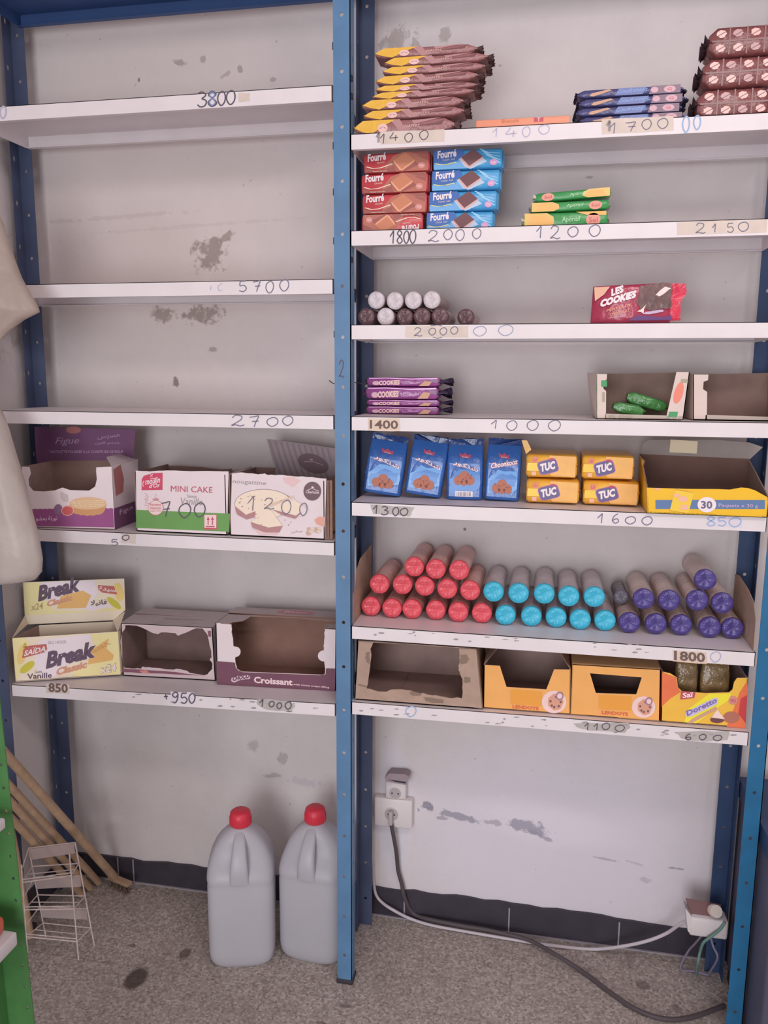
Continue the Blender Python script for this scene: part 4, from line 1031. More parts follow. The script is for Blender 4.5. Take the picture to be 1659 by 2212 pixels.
# ---- cardboard end boards beside the rolls
mb = MB(); x = .0188; z0 = ZR[6] + .0005
mb.slab([(x, .012, z0), (x, .24, z0), (x, .24, z0 + .165), (x, .18, z0 + .16), (x, .1, z0 + .155), (x, .05, z0 + .13), (x, .03, z0 + .085), (x, .014, z0 + .08)], (.0015, 0, 0), CARD)
tag(mb.build('cardboard_divider'), 'cardboard end board standing left of the red rolls', 'cardboard sheet')
mb = MB(); x = .9945
mb.slab([(x, .006, z0), (x, .24, z0), (x, .24, z0 + .13), (x, .2, z0 + .136), (x, .1, z0 + .125), (x, .04, z0 + .11), (x, .008, z0 + .075)], (.002, 0, 0), CARD)
tag(mb.build('cardboard_divider'), 'cardboard end board standing right of the violet rolls', 'cardboard sheet')

# ---- seventh shelf: torn carton and counter boxes
zr7 = lambda x: R7[0] + (R7[1] - R7[0]) * (x - RX[0]) / (RX[1] - RX[0]) + .0012
f = PY(.012); S = Zm(f, 760, 1370, 3.456)
BL, BR = S.p(8, 492), S.p(978, 553); TL, TR = S.p(38, 8), S.p(935, 60)
BL.z = zr7(BL.x); BR.z = zr7(BR.x); BL.x += .004; TL.x += .002; TL.z = TR.z = 1.0465 - LIP - .008
t = thing('cardboard_box', 'plain brown cardboard box with a ragged torn-out front', 'box', ((BL.x + BR.x) / 2, .1, BL.z))
hole = rag([(160, 62), (140, 120), (135, 250), (110, 405), (230, 428), (340, 412), (440, 420), (560, 450), (690, 468), (822, 480), (825, 330), (796, 270), (805, 200), (800, 100)], 7, 4, 3)
mb = MB(); mb.slab([BL, BR, TR, TL], (0, .003, 0), CARD, CARDIN, [[S.p(*q) for q in hole]])
PEEL = M('peeled_board', (128, 106, 92), .9, .1)
for q in ([(850, 150), (880, 190), (850, 220), (805, 215), (810, 160)], [(835, 320), (890, 325), (880, 360), (840, 360)], [(430, 425), (540, 445), (500, 460), (440, 450)], [(530, 470), (690, 490), (680, 515), (560, 500)], [(40, 372), (110, 385), (112, 398)], [(100, 140), (138, 130), (130, 225), (105, 190)]):
    mb.decal(S, rag(q, 6, 3, 1), PEEL, .0006)
mb.build('front_panel', t)
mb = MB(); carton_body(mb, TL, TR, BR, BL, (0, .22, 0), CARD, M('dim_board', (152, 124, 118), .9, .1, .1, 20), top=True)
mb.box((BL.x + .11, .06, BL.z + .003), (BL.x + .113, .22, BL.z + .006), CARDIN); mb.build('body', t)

ORB = M('orange_carton', (230, 160, 80), .5, .3, .05, 12); ORD_ = M('orange_deep', (226, 148, 48), .5, .3); PEACH = M('peach_print', (240, 190, 128), .5, .3)
def orange_box(label, P, outline, hole, S, lidband, cookie, txtq, badge, plate):
    BL, BR, TR, TL = P
    BL.z = zr7(BL.x); BR.z = zr7(BR.x)
    t = thing('counter_box', label, 'box', ((BL.x + BR.x) / 2, .1, BL.z), 'orange counter boxes on the lowest shelf')
    mb = MB(); pts = [S.p(*q) for q in outline]; pts[0], pts[1] = BL, BR
    mb.slab(pts, (0, .002, 0), ORB, CARDIN, [[S.p(*q) for q in hole]] if hole else [])
    mb.decal(S, [(plate[0], plate[1]), (plate[2], plate[1] + plate[4]), (plate[2], plate[3] + plate[4]), (plate[0], plate[3])], ORD_, .0005)
    cx, cy, r_ = cookie
    mb.ell(S, cx, cy, r_, r_ * .92, M('pale_plate', (226, 190, 186), .5, .3), .0008); mb.decal(S, rag(rounded_at(cx + r_ * .12, cy, r_ * .66, r_ * .7), r_ * .04, 2, 4), M('cookie_brown', (150, 104, 100) if badge else (206, 144, 118), .5, .3), .0012)
    for k in range(7): mb.ell(S, cx + r_ * .12 + r_ * .42 * math.cos(k * 2.4), cy + r_ * .42 * math.sin(k * 2.4), r_ * .1, r_ * .1, M('choco_bit', (112, 76, 84), .5, .3), .0016, n=8)
    mb.ell(S, cx + r_ * .45, cy - r_ * .5, r_ * .32, r_ * .34, M('mauve_badge', (150, 110, 140), .5, .3), .0018); mb.ell(S, cx + r_ * .45, cy - r_ * .5, r_ * .2, r_ * .22, M('pale_plate', (226, 190, 186)), .0022)
    (a, b, c, d) = txtq
    mb.txt(S, 'LENDOYS', (a, b), (c, b + (d[0])), (a, b - d[1]), M('coral_letter', (212, 92, 62), .5, .3), .0010, bold=.04)
    mb.build('front_panel', t)
    mb = MB(); carton_body(mb, TL, TR, BR, BL, (0, .2, 0), ORB, M('dim_board', (152, 124, 118)))
    mb.build('body', t)
    return t
f = PY(.02); S = Zm(f, 760, 1370, 3.456)
t = orange_box('orange counter box with a big open notch, next to the torn cardboard box', [S.p(980, 555), S.p(1630, 610), S.p(1635, 265), S.p(985, 228)],
    [(980, 555), (1630, 610), (1635, 265), (1510, 263), (1452, 412), (1155, 394), (1105, 236), (985, 228)], None, S, False, (1510, 505, 92), (1200, 552, 1395, (16, 26)), False, (1185, 410, 1420, 520, 18))
mb = MB(); A = S.p(985, 228); B = S.p(1635, 265)
mb.slab([A + V3((0, .002, 0)), A + V3((.035, .07, .03)), A + V3((.03, .2, .035)), A + V3((0, .2, 0))], (.0015, 0, 0), M('tan_flap', (176, 142, 124), .7, .2)); mb.slab([B + V3((0, .002, 0)), B + V3((-.03, .06, .03)), B + V3((-.03, .2, .035)), B + V3((0, .2, 0))], (-.0015, 0, 0), M('tan_flap', (176, 142, 124)))
mb.build('side_flap', t)
S = Zm(f, 1220, 1400, 3.95)
t = orange_box('orange counter box with a closed top and a small window', [S.p(48, 580), S.p(812, 628), S.p(820, 182), S.p(65, 137)],
    [(48, 580), (812, 628), (820, 182), (65, 137)], [(215, 215), (657, 250), (610, 395), (265, 383)], S, True, (672, 502, 100), (315, 562, 540, (16, 30)), True, (290, 400, 570, 520, 12))
mb = MB(); A = S.p(65, 137); B = S.p(820, 182)
mb.slab([A, B, B + V3((0, .2, .004)), A + V3((0, .2, .004))], (0, 0, -.002), M('tan_lid', (206, 160, 112), .6, .3), CARDIN); mb.build('lid', t)
# yellow and red box with packs showing
BL, BR, TR, TL = S.p(818, 625), S.p(1545, 690), S.p(1562, 255), S.p(830, 200)
BL.z = zr7(BL.x); BR.z = zr7(BR.x); BR.x = min(BR.x, .994); TR.x = min(TR.x, .994)
t = thing('counter_box', 'yellow and red counter box with amber packs showing in its cut-out', 'box', ((BL.x + BR.x) / 2, .1, BL.z))
YC = M('sun_carton', (236, 176, 52), .45, .35, .05, 14); FIRE = M('fire_print', (226, 104, 60), .45, .35, .08, 14); RUBY = M('ruby_print', (196, 52, 56), .45, .35); LEM = M('lemon_print', (240, 216, 40), .45, .35)
cut = [(1562, 253), (1470, 255), (1445, 290), (1430, 355), (1400, 378), (1200, 384), (1000, 368), (965, 335), (955, 250), (900, 215), (830, 200)]
mb = MB(); mb.slab([BL, BR] + [S.p(*q) for q in cut], (0, .002, 0), YC, CARDIN)
mb.decal(S, [(830, 205), (950, 250), (960, 330), (990, 372), (900, 430), (826, 500)], FIRE, .0006); mb.decal(S, [(1556, 280), (1560, 330), (1540, 685), (1380, 670), (1440, 520), (1490, 380)], FIRE, .0006)
mb.decal(S, [(1556, 400), (1543, 640), (1480, 560), (1500, 430)], RUBY, .0010); mb.decal(S, [(1230, 388), (1420, 384), (1400, 440), (1120, 640), (1020, 632), (1050, 520)], LEM, .0008)
mb.decal(S, [(990, 365), (1115, 375), (1105, 425), (985, 438)], PRED, .0012); mb.txt(S, 'Saï', (1005, 425), (1095, 415), (1005, 380), PWHITE, .0018, bold=.03)
mb.decal(S, [(1030, 545), (1270, 425), (1310, 425), (1300, 475), (1070, 585), (1025, 580)], M('lavender_print', (188, 176, 214), .45, .35), .0013); mb.txt(S, 'Doretto', (1045, 580), (1300, 460), (1035, 535), M('violet_letter', (112, 92, 160), .5, .3), .0018, bold=.03)
mb.decal(S, [(1040, 640), (1090, 600), (1290, 495), (1300, 520), (1080, 640)], BISC, .0015)
mb.ell(S, 1300, 610, 60, 28, M('choc_print', (104, 58, 64)), .0014); mb.decal(S, [(1250, 590), (1300, 520), (1330, 560), (1365, 605)], M('peach_pale', (240, 200, 190), .5, .3), .0018); mb.ell(S, 1420, 590, 70, 50, COOK, .0013)
mb.ell(S, 1435, 445, 38, 36, M('rose_badge', (206, 128, 120)), .0013); mb.txt(S, '90', (1412, 460), (1458, 463), (1412, 430), PRED, .0018)
mb.build('front_panel', t)
mb = MB(); carton_body(mb, TL, TR, BR, BL, (0, .2, 0), FIRE, CARDIN); mb.build('body', t)
AMBP = M('amber_film', (120, 92, 54), .22, .6, .35, 40, .6, 45)
for k, (u0, u1, lab) in enumerate(((960, 1160, 'left'), (1185, 1440, 'right'))):
    a, b = S.p(u0, 380), S.p(u1, 390); q = thing('snack_pack', lab + ' amber snack pack standing inside the yellow and red counter box', 'snack pack', (0, 0, 0))
    mb = MB(); W0 = b.x - a.x; hh = S.p(1200, 160).z - BL.z - .01
    rings = [[(x * W0 * k2, y * .03 * k3, z * hh) for x, y in rounded(20, .5, .5, 4)] for z, k2, k3 in ((0, .9, .3), (.12, 1, 1), (.8, 1, 1), (1, .9, .2))]
    mb.loft(rings, AMBP); mb.build('wrapper', q)
    mb = MB(); mb.slab([(-W0 * .45, -.002, hh * .985), (W0 * .45, -.002, hh * .985), (W0 * .44, -.004, hh * 1.06), (-W0 * .44, 0, hh * 1.06)], (0, .0015, 0), AMBP); mb.build('crimped_top', q)
    q.location = ((a.x + b.x) / 2, .075, BL.z + .004)

# ------------------------------------------------------------------ left bay: fourth shelf cartons
z4 = ZL[4] + .0008
f = PV((-.88, .012), (-.655, .03)); S = Zm(f, 30, 900, 5.925)
PURC = M('purple_carton', (142, 68, 124), .5, .3, .06, 14); PURK = M('purple_lid', (112, 66, 106), .5, .3, .06, 14)
BL, BR, TR, TL = S.p(95, 1432), S.p(1290, 1432), S.p(1250, 640), S.p(95, 640)
BL.z = BR.z = z4
dep = V3((-.010, .165, 0))
t = thing('tart_box', 'white and purple tart box with its purple lid standing open', 'box', ((BL.x + BR.x) / 2, .1, z4))
cut = [(1250, 640), (1055, 648), (1052, 700), (1062, 800), (1040, 895), (960, 947), (720, 940), (620, 908), (520, 945), (380, 958), (250, 950), (195, 885), (187, 800), (218, 730), (200, 645), (95, 640)]
mb = MB(); mb.slab([BL, BR] + [S.p(*q) for q in cut], dep.normalized() * .002, WHITEC, CARDIN)
zig = []
for k in range(40): zig.append((95 + (1270 - 95) * k / 39, 1178 + (8 if k % 2 else 0) - 10 * k / 39))
mb.decal(S, [(95, 1398), (1286, 1418)] + zig[::-1], PURC, .0006)
mb.ell(S, 570, 1190, 55, 70, M('fig_dark', (128, 92, 128), .5, .3), .0010); mb.ell(S, 950, 1110, 235, 80, M('tart_crust', (214, 170, 130), .5, .3), .0010)
cr = [(715, 1120), (1185, 1120), (1170, 1190)] + [(1140 - 40 * k, 1225 + 38 * math.sin(math.pi * (k + 1) / 11) + (9 if k % 2 else 0)) for k in range(10)] + [(745, 1200)]
mb.decal(S, cr, M('tart_side', (198, 140, 92), .5, .3), .0009)
for k in range(6): mb.stroke(S, [(760 + 60 * k, 1060 + 8 * abs(k - 3)), (800 + 66 * k, 1165 - 6 * abs(k - 2))], 9, M('tart_lattice', (236, 202, 160), .5, .3), .0014)
for k in range(4): mb.stroke(S, [(730, 1085 + 25 * k), (1170, 1070 + 25 * k)], 7, M('tart_lattice', (236, 202, 160)), .0014)
mb.ell(S, 690, 1203, 80, 66, M('fig_rim', (240, 160, 150), .5, .3), .0014); mb.ell(S, 690, 1203, 70, 56, M('fig_flesh', (196, 84, 84), .5, .3), .0018)
mb.decal(S, rag([(600, 960), (690, 1000), (700, 1080), (640, 1090), (600, 1040)], 8, 3, 2), M('peel_grey', (190, 176, 176), .6, .3), .0008)
ar = '\uFE8D\uFEDF \uFEEE\uFEB8\uFEA4\uFE91 \uFE94\uFE97\uFEAD\uFEEE\uFE97'.replace('\uFE8D\uFEDF', '\uFEDF\uFE8D')
mb.txt(S, ar, (235, 1345), (560, 1340), (235, 1272), M('lilac_letter', (224, 190, 220), .5, .3), .0012, bold=.01)
mb.build('front_panel', t)
mb = MB(); mb.slab([BL, BL + dep, TL + dep, TL], (.002, 0, 0), WHITEC, CARDIN)
mb.slab([BR, BR + dep, TR + dep + V3((0, 0, .004)), TR], (-.002, 0, 0), WHITEC, CARDIN)
SR = Q(BR, BR + dep, TR + dep, TR)
mb.rect(SR, 0, .0, 1, .335, PURK); mb.decal(SR, [(.05, .95), (.32, 1.0), (.42, .75), (.36, .55), (.1, .52)], M('rust_print', (178, 104, 104), .5, .3)); mb.txt(SR, 'Figue', (.2, .18), (.7, .2), (.2, .28), M('lilac_letter', (224, 190, 220)), .001)
mb.slab([BL + dep, BR + dep, TR + dep, TL + dep], dep.normalized() * -.002, WHITEC, M('tart_inside', (134, 104, 96), .85, .1, .1, 20)); mb.slab([BL, BR, BR + dep, BL + dep], (0, 0, .002), CARD)
mb.slab([TR, TR + dep, TR + dep * .9 + V3((-.05, 0, .018)), TR + dep * .25 + V3((-.035, 0, .02))], (0, 0, .0015), WHITEC)      # side flap
mb.build('body', t)
fl = PV((BL + dep)[:2], (BR + dep)[:2]); SLd = Zm(fl, 30, 900, 5.925)
mb = MB(); q = [(300, 600), (1500, 600), (1530, 480), (1560, 158), (1200, 150), (275, 118), (285, 520)]
LT, RT = SLd.p(262, 130), SLd.p(1560, 158)
zt = ZL[3] - LIP - .004
pp = [TL + dep + V3((.02, 0, -.02)), SLd.p(285, 540)][::-1][:0] + [SLd.p(330, 660), TR + dep + V3((.0, 0, -.02)), SLd.p(1530, 470), V3((SLd.p(1560, 160).x, SLd.p(1560, 160).y, min(zt, SLd.p(1560, 160).z))), V3((SLd.p(262, 130).x, SLd.p(262, 130).y, min(zt, SLd.p(262, 130).z))), SLd.p(285, 545)]
mb.slab(pp, SLd.f.n * -.002, PURK, CARDIN)
LIL = M('dim_lilac_letter', (176, 136, 172), .5, .3)
mb.txt(SLd, 'Figue', (530, 378), (835, 370), (530, 268), LIL, .001, shear=.3); mb.txt(SLd, 'TARTELETTE FOURRÉE À LA CONFITURE DE FIGUE', (450, 468), (1400, 468), (450, 420), LIL, .001, bold=.02)
mb.txt(SLd, '\uFEE6\uFEF4\uFE98\uFEDF\uFE8D \uFEEE\uFEB8\uFEA4\uFE91', (1040, 360), (1350, 355), (1040, 318), LIL, .001, bold=.01); mb.txt(SLd, '\uFEB2\uFEF3\uFEB4\uFEA3', (1075, 300), (1360, 275), (1075, 245), LIL, .001)
mb.ell(SLd, 765, 170, 95, 46, M('rust_print', (178, 104, 104)), .001)
mb.build('lid', t)['label'] = 'purple hinged lid with pale lettering'

# mini cake carton
f = PY(.022); S = Zm(f, 280, 980, 6.9125)
BL, BR, TR, TL = S.p(95, 1150), S.p(1490, 1195), S.p(1522, 266), S.p(92, 252); BL.z = BR.z = z4; BL.x += .002; BR.x -= .007; TR.x = BR.x
t = thing('cake_box', 'white carton with a green band and red mini cake lettering', 'box', ((BL.x + BR.x) / 2, .1, z4))
GB = M('green_band', (96, 148, 74), .5, .3, .06, 12); CRR = M('crimson_letter', (186, 72, 96), .5, .3); GREY1 = M('grey_letter', (150, 142, 150), .6, .3)
mb = MB(); mb.slab([BL, BR] + [S.p(*q) for q in rag([(1478, 266), (1300, 262), (800, 258), (560, 250), (300, 265), (92, 252)], 3, 4, 2, False)], (0, .002, 0), WHITEC, CARDIN)
mb.decal(S, [(96, 838), (1108, 880), (1500, 895), (1487, 1165), (100, 1108)], GB)
mb.decal(S, [(180, 545), (492, 540), (494, 285), (340, 290), (215, 330), (183, 380)], M('crimson_badge', (200, 60, 90), .5, .3), .0008)
mb.txt(S, 'moulin', (235, 465), (458, 430), (235, 375), PWHITE, .0012, bold=.02, shear=.2); mb.txt(S, "d'Or", (295, 515), (458, 500), (295, 450), PWHITE, .0012, bold=.02, shear=.2); mb.stroke(S, [(220, 400), (200, 440), (205, 490), (220, 485)], 9, PWHITE, .0012)
mb.stroke(S, [(305, 300), (345, 345), (310, 350), (350, 300)], 7, PWHITE, .0012); mb.stroke(S, [(305, 375), (400, 365)], 7, PWHITE, .0012)
mb.txt(S, 'MINI CAKE', (618, 565), (1240, 586), (618, 476), CRR, .0012)
for k in range(7): mb.stroke(S, [(220 + (k % 3) * 28, 590 + k * 30), (272 + (k % 2) * 20, 606 + k * 28), (232, 640 + k * 22)], 5, M('rose_line', (196, 128, 144), .6, .3), .0010)
mb.ell(S, 392, 680, 50, 14, M('rose_line', (196, 128, 144)), .0010); mb.stroke(S, [(375, 600), (410, 620), (380, 640), (405, 660)], 5, M('rose_line', (196, 128, 144)), .0010)
mb.ell(S, 393, 808, 117, 113, M('rose_ring', (190, 90, 110), .5, .3), .0012); mb.ell(S, 393, 806, 111, 107, M('cream_disc', (222, 194, 192), .5, .3), .0016)
for tx, y0, y1 in (('Recettes', 775, 735), ('maison', 828, 788), ('depuis 1992', 866, 842)): mb.txt(S, tx, (310, y0), (470, y0 + 4), (310, y1), CRR, .0020)
mb.txt(S, 'Saveur', (862, 655), (1012, 662), (862, 605), GREY1, .0012); mb.txt(S, 'Vanille', (765, 755), (1090, 768), (765, 655), GREY1, .0012, shear=.2)
mb.digits(S, '700', [(470, 720, 610, 940), (735, 745, 925, 955), (965, 735, 1140, 945)], 16, INKD, .0018)
mb.rect(S, 1115, 910, 1302, 1130, M('crimson_badge', (200, 60, 90)), .0008); mb.decal(S, [(1118, 912), (1298, 915), (1296, 1110), (1120, 1105)], M('cream_disc', (222, 194, 192)), .0012)
for x in (1176, 1240):
    mb.rect(S, x - 7, 990, x + 7, 1062, CRR, .0016); mb.decal(S, [(x - 22, 988), (x, 938), (x + 22, 988)], CRR, .0016)
mb.rect(S, 1140, 1078, 1272, 1096, CRR, .0016)
mb.build('front_panel', t)
mb = MB(); D = V3((0, .2, 0)); tt = TL.z - .004
TLb = V3((BL.x, BL.y, tt)); TRb = V3((BR.x, BR.y, tt))
carton_body(mb, TLb, TRb, BR, BL, D, WHITEC, M('tart_inside', (134, 104, 96)), skip=('back',))
fb = PY(.222); q = [BL + D, BR + D] + [fb(u, v) + V3((0, 0, 0)) for u, v in rag([(500, 1012), (470, 1013), (420, 1008), (380, 1006), (352, 1007), (338, 1014), (318, 1018)], 1.2, 3, 5, False)]
mb.slab(q, (0, -.002, 0), CARD, M('tart_inside', (134, 104, 96)), rim=M('tart_inside', (134, 104, 96))); mb.build('body', t)

# nougatine carton
S = Zm(f, 480, 930, 6.38)
BL, BR, TR, TL = S.p(112, 1436), S.p(1412, 1502), S.p(1435, 662), S.p(132, 588); BL.z = BR.z = z4
t = thing('cake_box', 'white nougat cake carton with a striped lid raised behind', 'box', ((BL.x + BR.x) / 2, .1, z4))
CAKE = M('cake_cream', (228, 206, 186), .5, .3); CAKEB = M('cake_base', (170, 120, 122), .5, .3); CAKES = M('cake_shadow', (214, 178, 178), .5, .3)
mb = MB(); mb.slab([BL, BR, TR] + [S.p(*q) for q in rag([(1435, 662), (1230, 640), (1040, 635), (900, 625), (780, 610), (640, 612), (580, 590), (500, 605), (270, 578), (132, 592)], 6, 3, 5, False)][1:], (0, .002, 0), WHITEC, CARDIN)
mb.txt(S, 'nougattine', (145, 742), (605, 770), (145, 672), GREY1, .0010, shear=.05)
mb.ell(S, 570, 1010, 400, 205, M('cake_outline', (160, 138, 138), .5, .3), .0008); mb.ell(S, 570, 1012, 392, 198, CAKE, .0012)
mb.decal(S, [(180, 1040), (200, 1115), (330, 1215), (460, 1190), (430, 1140), (620, 1070), (640, 1060), (560, 1010)], CAKE, .0014)
mb.decal(S, [(180, 1040), (330, 1160), (460, 1110), (455, 1190), (340, 1225), (215, 1160), (190, 1110)], CAKEB, .0018)
mb.decal(S, [(640, 1075), (690, 1010), (990, 895), (1000, 945), (1200, 1100), (1100, 1180), (720, 1110)], WHITEC, .0020)
mb.decal(S, [(640, 1070), (680, 1005), (985, 898), (990, 930), (720, 1030)], M('cake_cut', (206, 180, 158), .5, .3), .0024)
mb.decal(S, [(680, 1055), (830, 990), (1000, 960), (1085, 1000), (1090, 1110), (1010, 1170), (860, 1125), (700, 1085)], CAKE, .0026)
mb.decal(S, [(690, 1085), (860, 1128), (1015, 1180), (1085, 1115), (1080, 1150), (1010, 1215), (820, 1160)], CAKEB, .0024)
mb.decal(S, [(640, 1085), (690, 1110), (835, 1310), (640, 1335), (400, 1260)], CAKE, .0028); mb.decal(S, [(400, 1262), (640, 1338), (836, 1312), (790, 1400), (600, 1400), (420, 1330)], CAKEB, .0028); mb.decal(S, [(410, 1340), (600, 1402), (790, 1402), (760, 1440), (520, 1435)], CAKES, .0012)
R = random.Random(4)
for k in range(34): mb.ell(S, R.uniform(230, 1000), R.uniform(860, 1320), R.uniform(5, 14), R.uniform(3, 6), M('cake_fleck', (140, 112, 104), .5, .3), .0032, n=7)
mb.digits(S, '1200', [(360, 905, 490, 1100), (580, 930, 720, 1080), (820, 960, 960, 1150), (1070, 1000, 1180, 1170)], 12, INK, .0036)
mb.ell(S, 1243, 835, 122, 130, M('seal_dark', (104, 78, 88), .5, .3), .0012); mb.txt(S, 'Charlotte', (1155, 862), (1335, 870), (1155, 822), PWHITE, .0018, bold=.01); mb.stroke(S, [(1160, 830), (1240, 795), (1335, 835)], 7, PWHITE, .0018); mb.ell(S, 1248, 780, 18, 10, PWHITE, .0018)
for k in range(9): mb.ell(S, 1185 + (k % 4) * 52 + R.uniform(-12, 12), 1350 + (k // 4) * 38, 34, 16, M('nut_print%d' % (k % 2), ((190, 160, 138), (216, 190, 170))[k % 2], .5, .3), .0012 + .0002 * k, rot=R.uniform(-.6, .6), n=12)
mb.decal(S, [(1270, 1230), (1330, 1185), (1412, 1190), (1408, 1330), (1300, 1290)], M('nougat_print', (214, 150, 134), .5, .3), .0010)
mb.decal(S, rag([(835, 645), (1000, 650), (1080, 700), (960, 780), (860, 710)], 14, 3, 3), CAKES, .0010); mb.txt(S, '\uFEE6\uFEF4\uFE97\uFE8E\uFE9F\uFEEE\uFEE7', (950, 1420), (1110, 1405), (950, 1380), GREY1, .0012)
mb.build('front_panel', t)
mb = MB(); D = V3((0, .2, 0)); KR = M('kraft_edge', (160, 124, 108), .8, .15, .15, 60); TR2 = V3((BR.x, BR.y, TR.z)); TL2 = V3((BL.x, BL.y, TL.z - .006)); TR2.z -= .006
carton_body(mb, TL2, TR2, BR, BL, D, KR, M('tart_inside', (134, 104, 96)))
BRr = V3((min(BR.x + .018, -.029), BR.y, BR.z))
mb.slab([BR + V3((0, .004, 0)), BRr + V3((0, .012, 0)), BRr + V3((0, .012, TR2.z - BR.z)), TR2 + V3((0, .004, 0))], (0, .004, 0), KR)
for k in (.004, .010): mb.box((BR.x + k, BR.y + .0025, z4 + .003), (BR.x + k + .0016, BR.y + .006, TR2.z - .002), M('kraft_dark', (120, 88, 80), .8, .1))
mb.build('body', t)
fb = PY(.215); SB = Zm(fb, 480, 930, 6.38)
mb = MB(); q = [(700, 690), (1500, 690), (1560, 620), (1580, 248), (1100, 178), (612, 115), (690, 400), (740, 520)]
pts = [SB.p(*x) for x in q]
for p_ in pts: p_.x = min(p_.x, -.027)
GL = M('grey_lid', (150, 132, 138), .6, .3, .05, 12); mb.slab(pts, (0, .002, 0), GL, CARD)
for k in range(11):
    x = 650 + k * 80; yt = 115 + (x - 612) * .136 + 12
    mb.stroke(SB, [(x, yt), (x + 60, yt + 200), (x + 170, 660)][:3] if x < 1300 else [(x, yt), (x + 50, yt + 190)], 26, M('grey_stripe', (134, 114, 120), .6, .3), .0006)
mb.ell(SB, 1255, 455, 220, 125, M('seal_dark', (104, 78, 88)), .0012, rot=.35); mb.stroke(SB, [(1130, 425), (1250, 425), (1390, 475)], 8, M('seal_line', (170, 148, 156), .5, .3), .0016); mb.ell(SB, 1230, 400, 26, 10, M('seal_line', (170, 148, 156)), .0016)
mb.build('lid', t)['label'] = 'striped grey lid with a dark oval seal'

# ------------------------------------------------------------------ left bay: fifth shelf cartons
zl5 = lambda x: L5[0] + (L5[1] - L5[0]) * (x - LX[0]) / (LX[1] - LX[0]) + .001
A5, B5 = (-.983, .012), (-.712, .100)
f = PV(A5, B5); S = Zm(f, 10, 1230, 5.925)
BL, BR, TR, TL = S.p(140, 1440), S.p(1485, 1345), S.p(1450, 795), S.p(95, 880)
BL.x = max(BL.x, -.985)
zz = zl5(-.84) + .006
t = thing('wafer_display_box', 'cream and yellow wafer display box with its printed lid folded up', 'box', ((BL.x + BR.x) / 2, .1, zz))
CRM = M('cream_carton', (226, 210, 186), .5, .3, .03, 12); YP = M('yellow_print', (232, 196, 110), .5, .3); YP2 = M('straw_print', (236, 214, 150), .5, .3); WHP = M('white_print_area', (222, 208, 216), .5, .3)
BRD = M('brown_violet_letter', (92, 70, 92), .5, .3); COP = M('copper_letter', (206, 140, 112), .5, .3); REDB = M('brick_badge', (188, 92, 84), .5, .3); LEAF = M('leaf_print', (196, 186, 50), .5, .3); WAF = M('wafer_print', (222, 170, 96), .5, .3)
nn = f.n
mb = MB(); mb.slab([BL, BR, TR, TL], nn * -.002, CRM, CARDIN)
mb.decal(S, [(480, 900), (1090, 830), (1120, 900), (1020, 1000), (640, 1380), (480, 1400), (380, 1200), (420, 950)], WHP, .0005)
mb.decal(S, [(100, 885), (250, 872), (330, 960), (230, 1180), (190, 1330), (145, 1430)], YP2, .0006); mb.ell(S, 225, 1080, 55, 140, YP, .0010, rot=.25); mb.ell(S, 262, 1010, 26, 80, YP, .0010, rot=.1)
mb.decal(S, [(1095, 830), (1450, 800), (1483, 1340), (880, 1372), (860, 1300), (1180, 1180), (1130, 900)], YP2, .0006)
mb.decal(S, [(1080, 1050), (1335, 880), (1300, 1010), (1400, 1100), (1380, 1160), (1070, 1215)], WAF, .0010)
for k in range(5): mb.stroke(S, [(1090 + 45 * k, 1060 - 28 * k), (1180 + 45 * k, 1050 - 24 * k)], 6, M('wafer_line', (176, 120, 70), .5, .3), .0014)
mb.decal(S, [(225, 1135), (245, 1020), (300, 978), (535, 952), (545, 1020), (510, 1060)], REDB, .0014); mb.txt(S, 'SAIDA', (245, 1110), (525, 1045), (265, 1035), PWHITE, .0020, bold=.03); mb.ell(S, 372, 1000, 6, 6, PWHITE, .002, n=8); mb.ell(S, 396, 994, 6, 6, PWHITE, .002, n=8)
mb.ell(S, 290, 1250, 110, 48, LEAF, .0012, rot=-.68)
mb.txt(S, 'DLC 14/10/25', (560, 955), (788, 945), (558, 915), GREY1, .0012)
mb.txt(S, 'Break', (520, 1290), (1185, 1120), (505, 1055), PWHITE, .0014, bold=.08, shear=.2); mb.txt(S, 'Break', (530, 1275), (1175, 1120), (520, 1060), BRD, .0020, bold=.05, shear=.2)
mb.txt(S, 'Classic', (665, 1360), (1058, 1255), (660, 1265), COP, .0020, bold=.04, shear=.15)
mb.txt(S, 'Goût', (385, 1330), (480, 1322), (385, 1295), BRD, .0012); mb.txt(S, 'Vanille', (290, 1405), (605, 1385), (290, 1335), BRD, .0012, bold=.02)
mb.txt(S, 'x24', (1220, 1340), (1430, 1305), (1230, 1225), M('khaki_letter', (176, 154, 96), .5, .3), .0012, bold=.06); mb.txt(S, 'x24', (1226, 1334), (1424, 1300), (1236, 1232), PWHITE, .0018, bold=.02)
mb.build('front_panel', t)
dep = V3((.0, .125, 0)); mb = MB(); BLz, BRz = BL.copy(), BR.copy()
mb.slab([BL, BL + dep, TL + dep, TL], (.002, 0, 0), CRM, CARDIN); mb.slab([BR, BR + dep * .9, TR + dep * .9, TR], (-.002, 0, 0), CRM, CARDIN)
mb.slab([BL + dep, BR + dep * .9, TR + dep * .9, TL + dep], nn * .002, CARDIN, CRM); mb.slab([BL + V3((0, 0, .001)), BR + V3((0, 0, .001)), BR + dep * .9, BL + dep], (0, 0, .002), CARD, CARDIN)
mb.build('body', t)
bp0, bp1 = (BL + dep), (BR + dep * .9); fl = PV(bp0[:2], bp1[:2]); SL_ = Zm(fl, 10, 1230, 5.925); ln = fl.n
mb = MB(); q = [SL_.p(285, 705), SL_.p(1395, 650), SL_.p(1545, 520), SL_.p(1530, 116), SL_.p(235, 166), SL_.p(258, 590)]
mb.slab(q, ln * -.002, CRM, CARDIN)
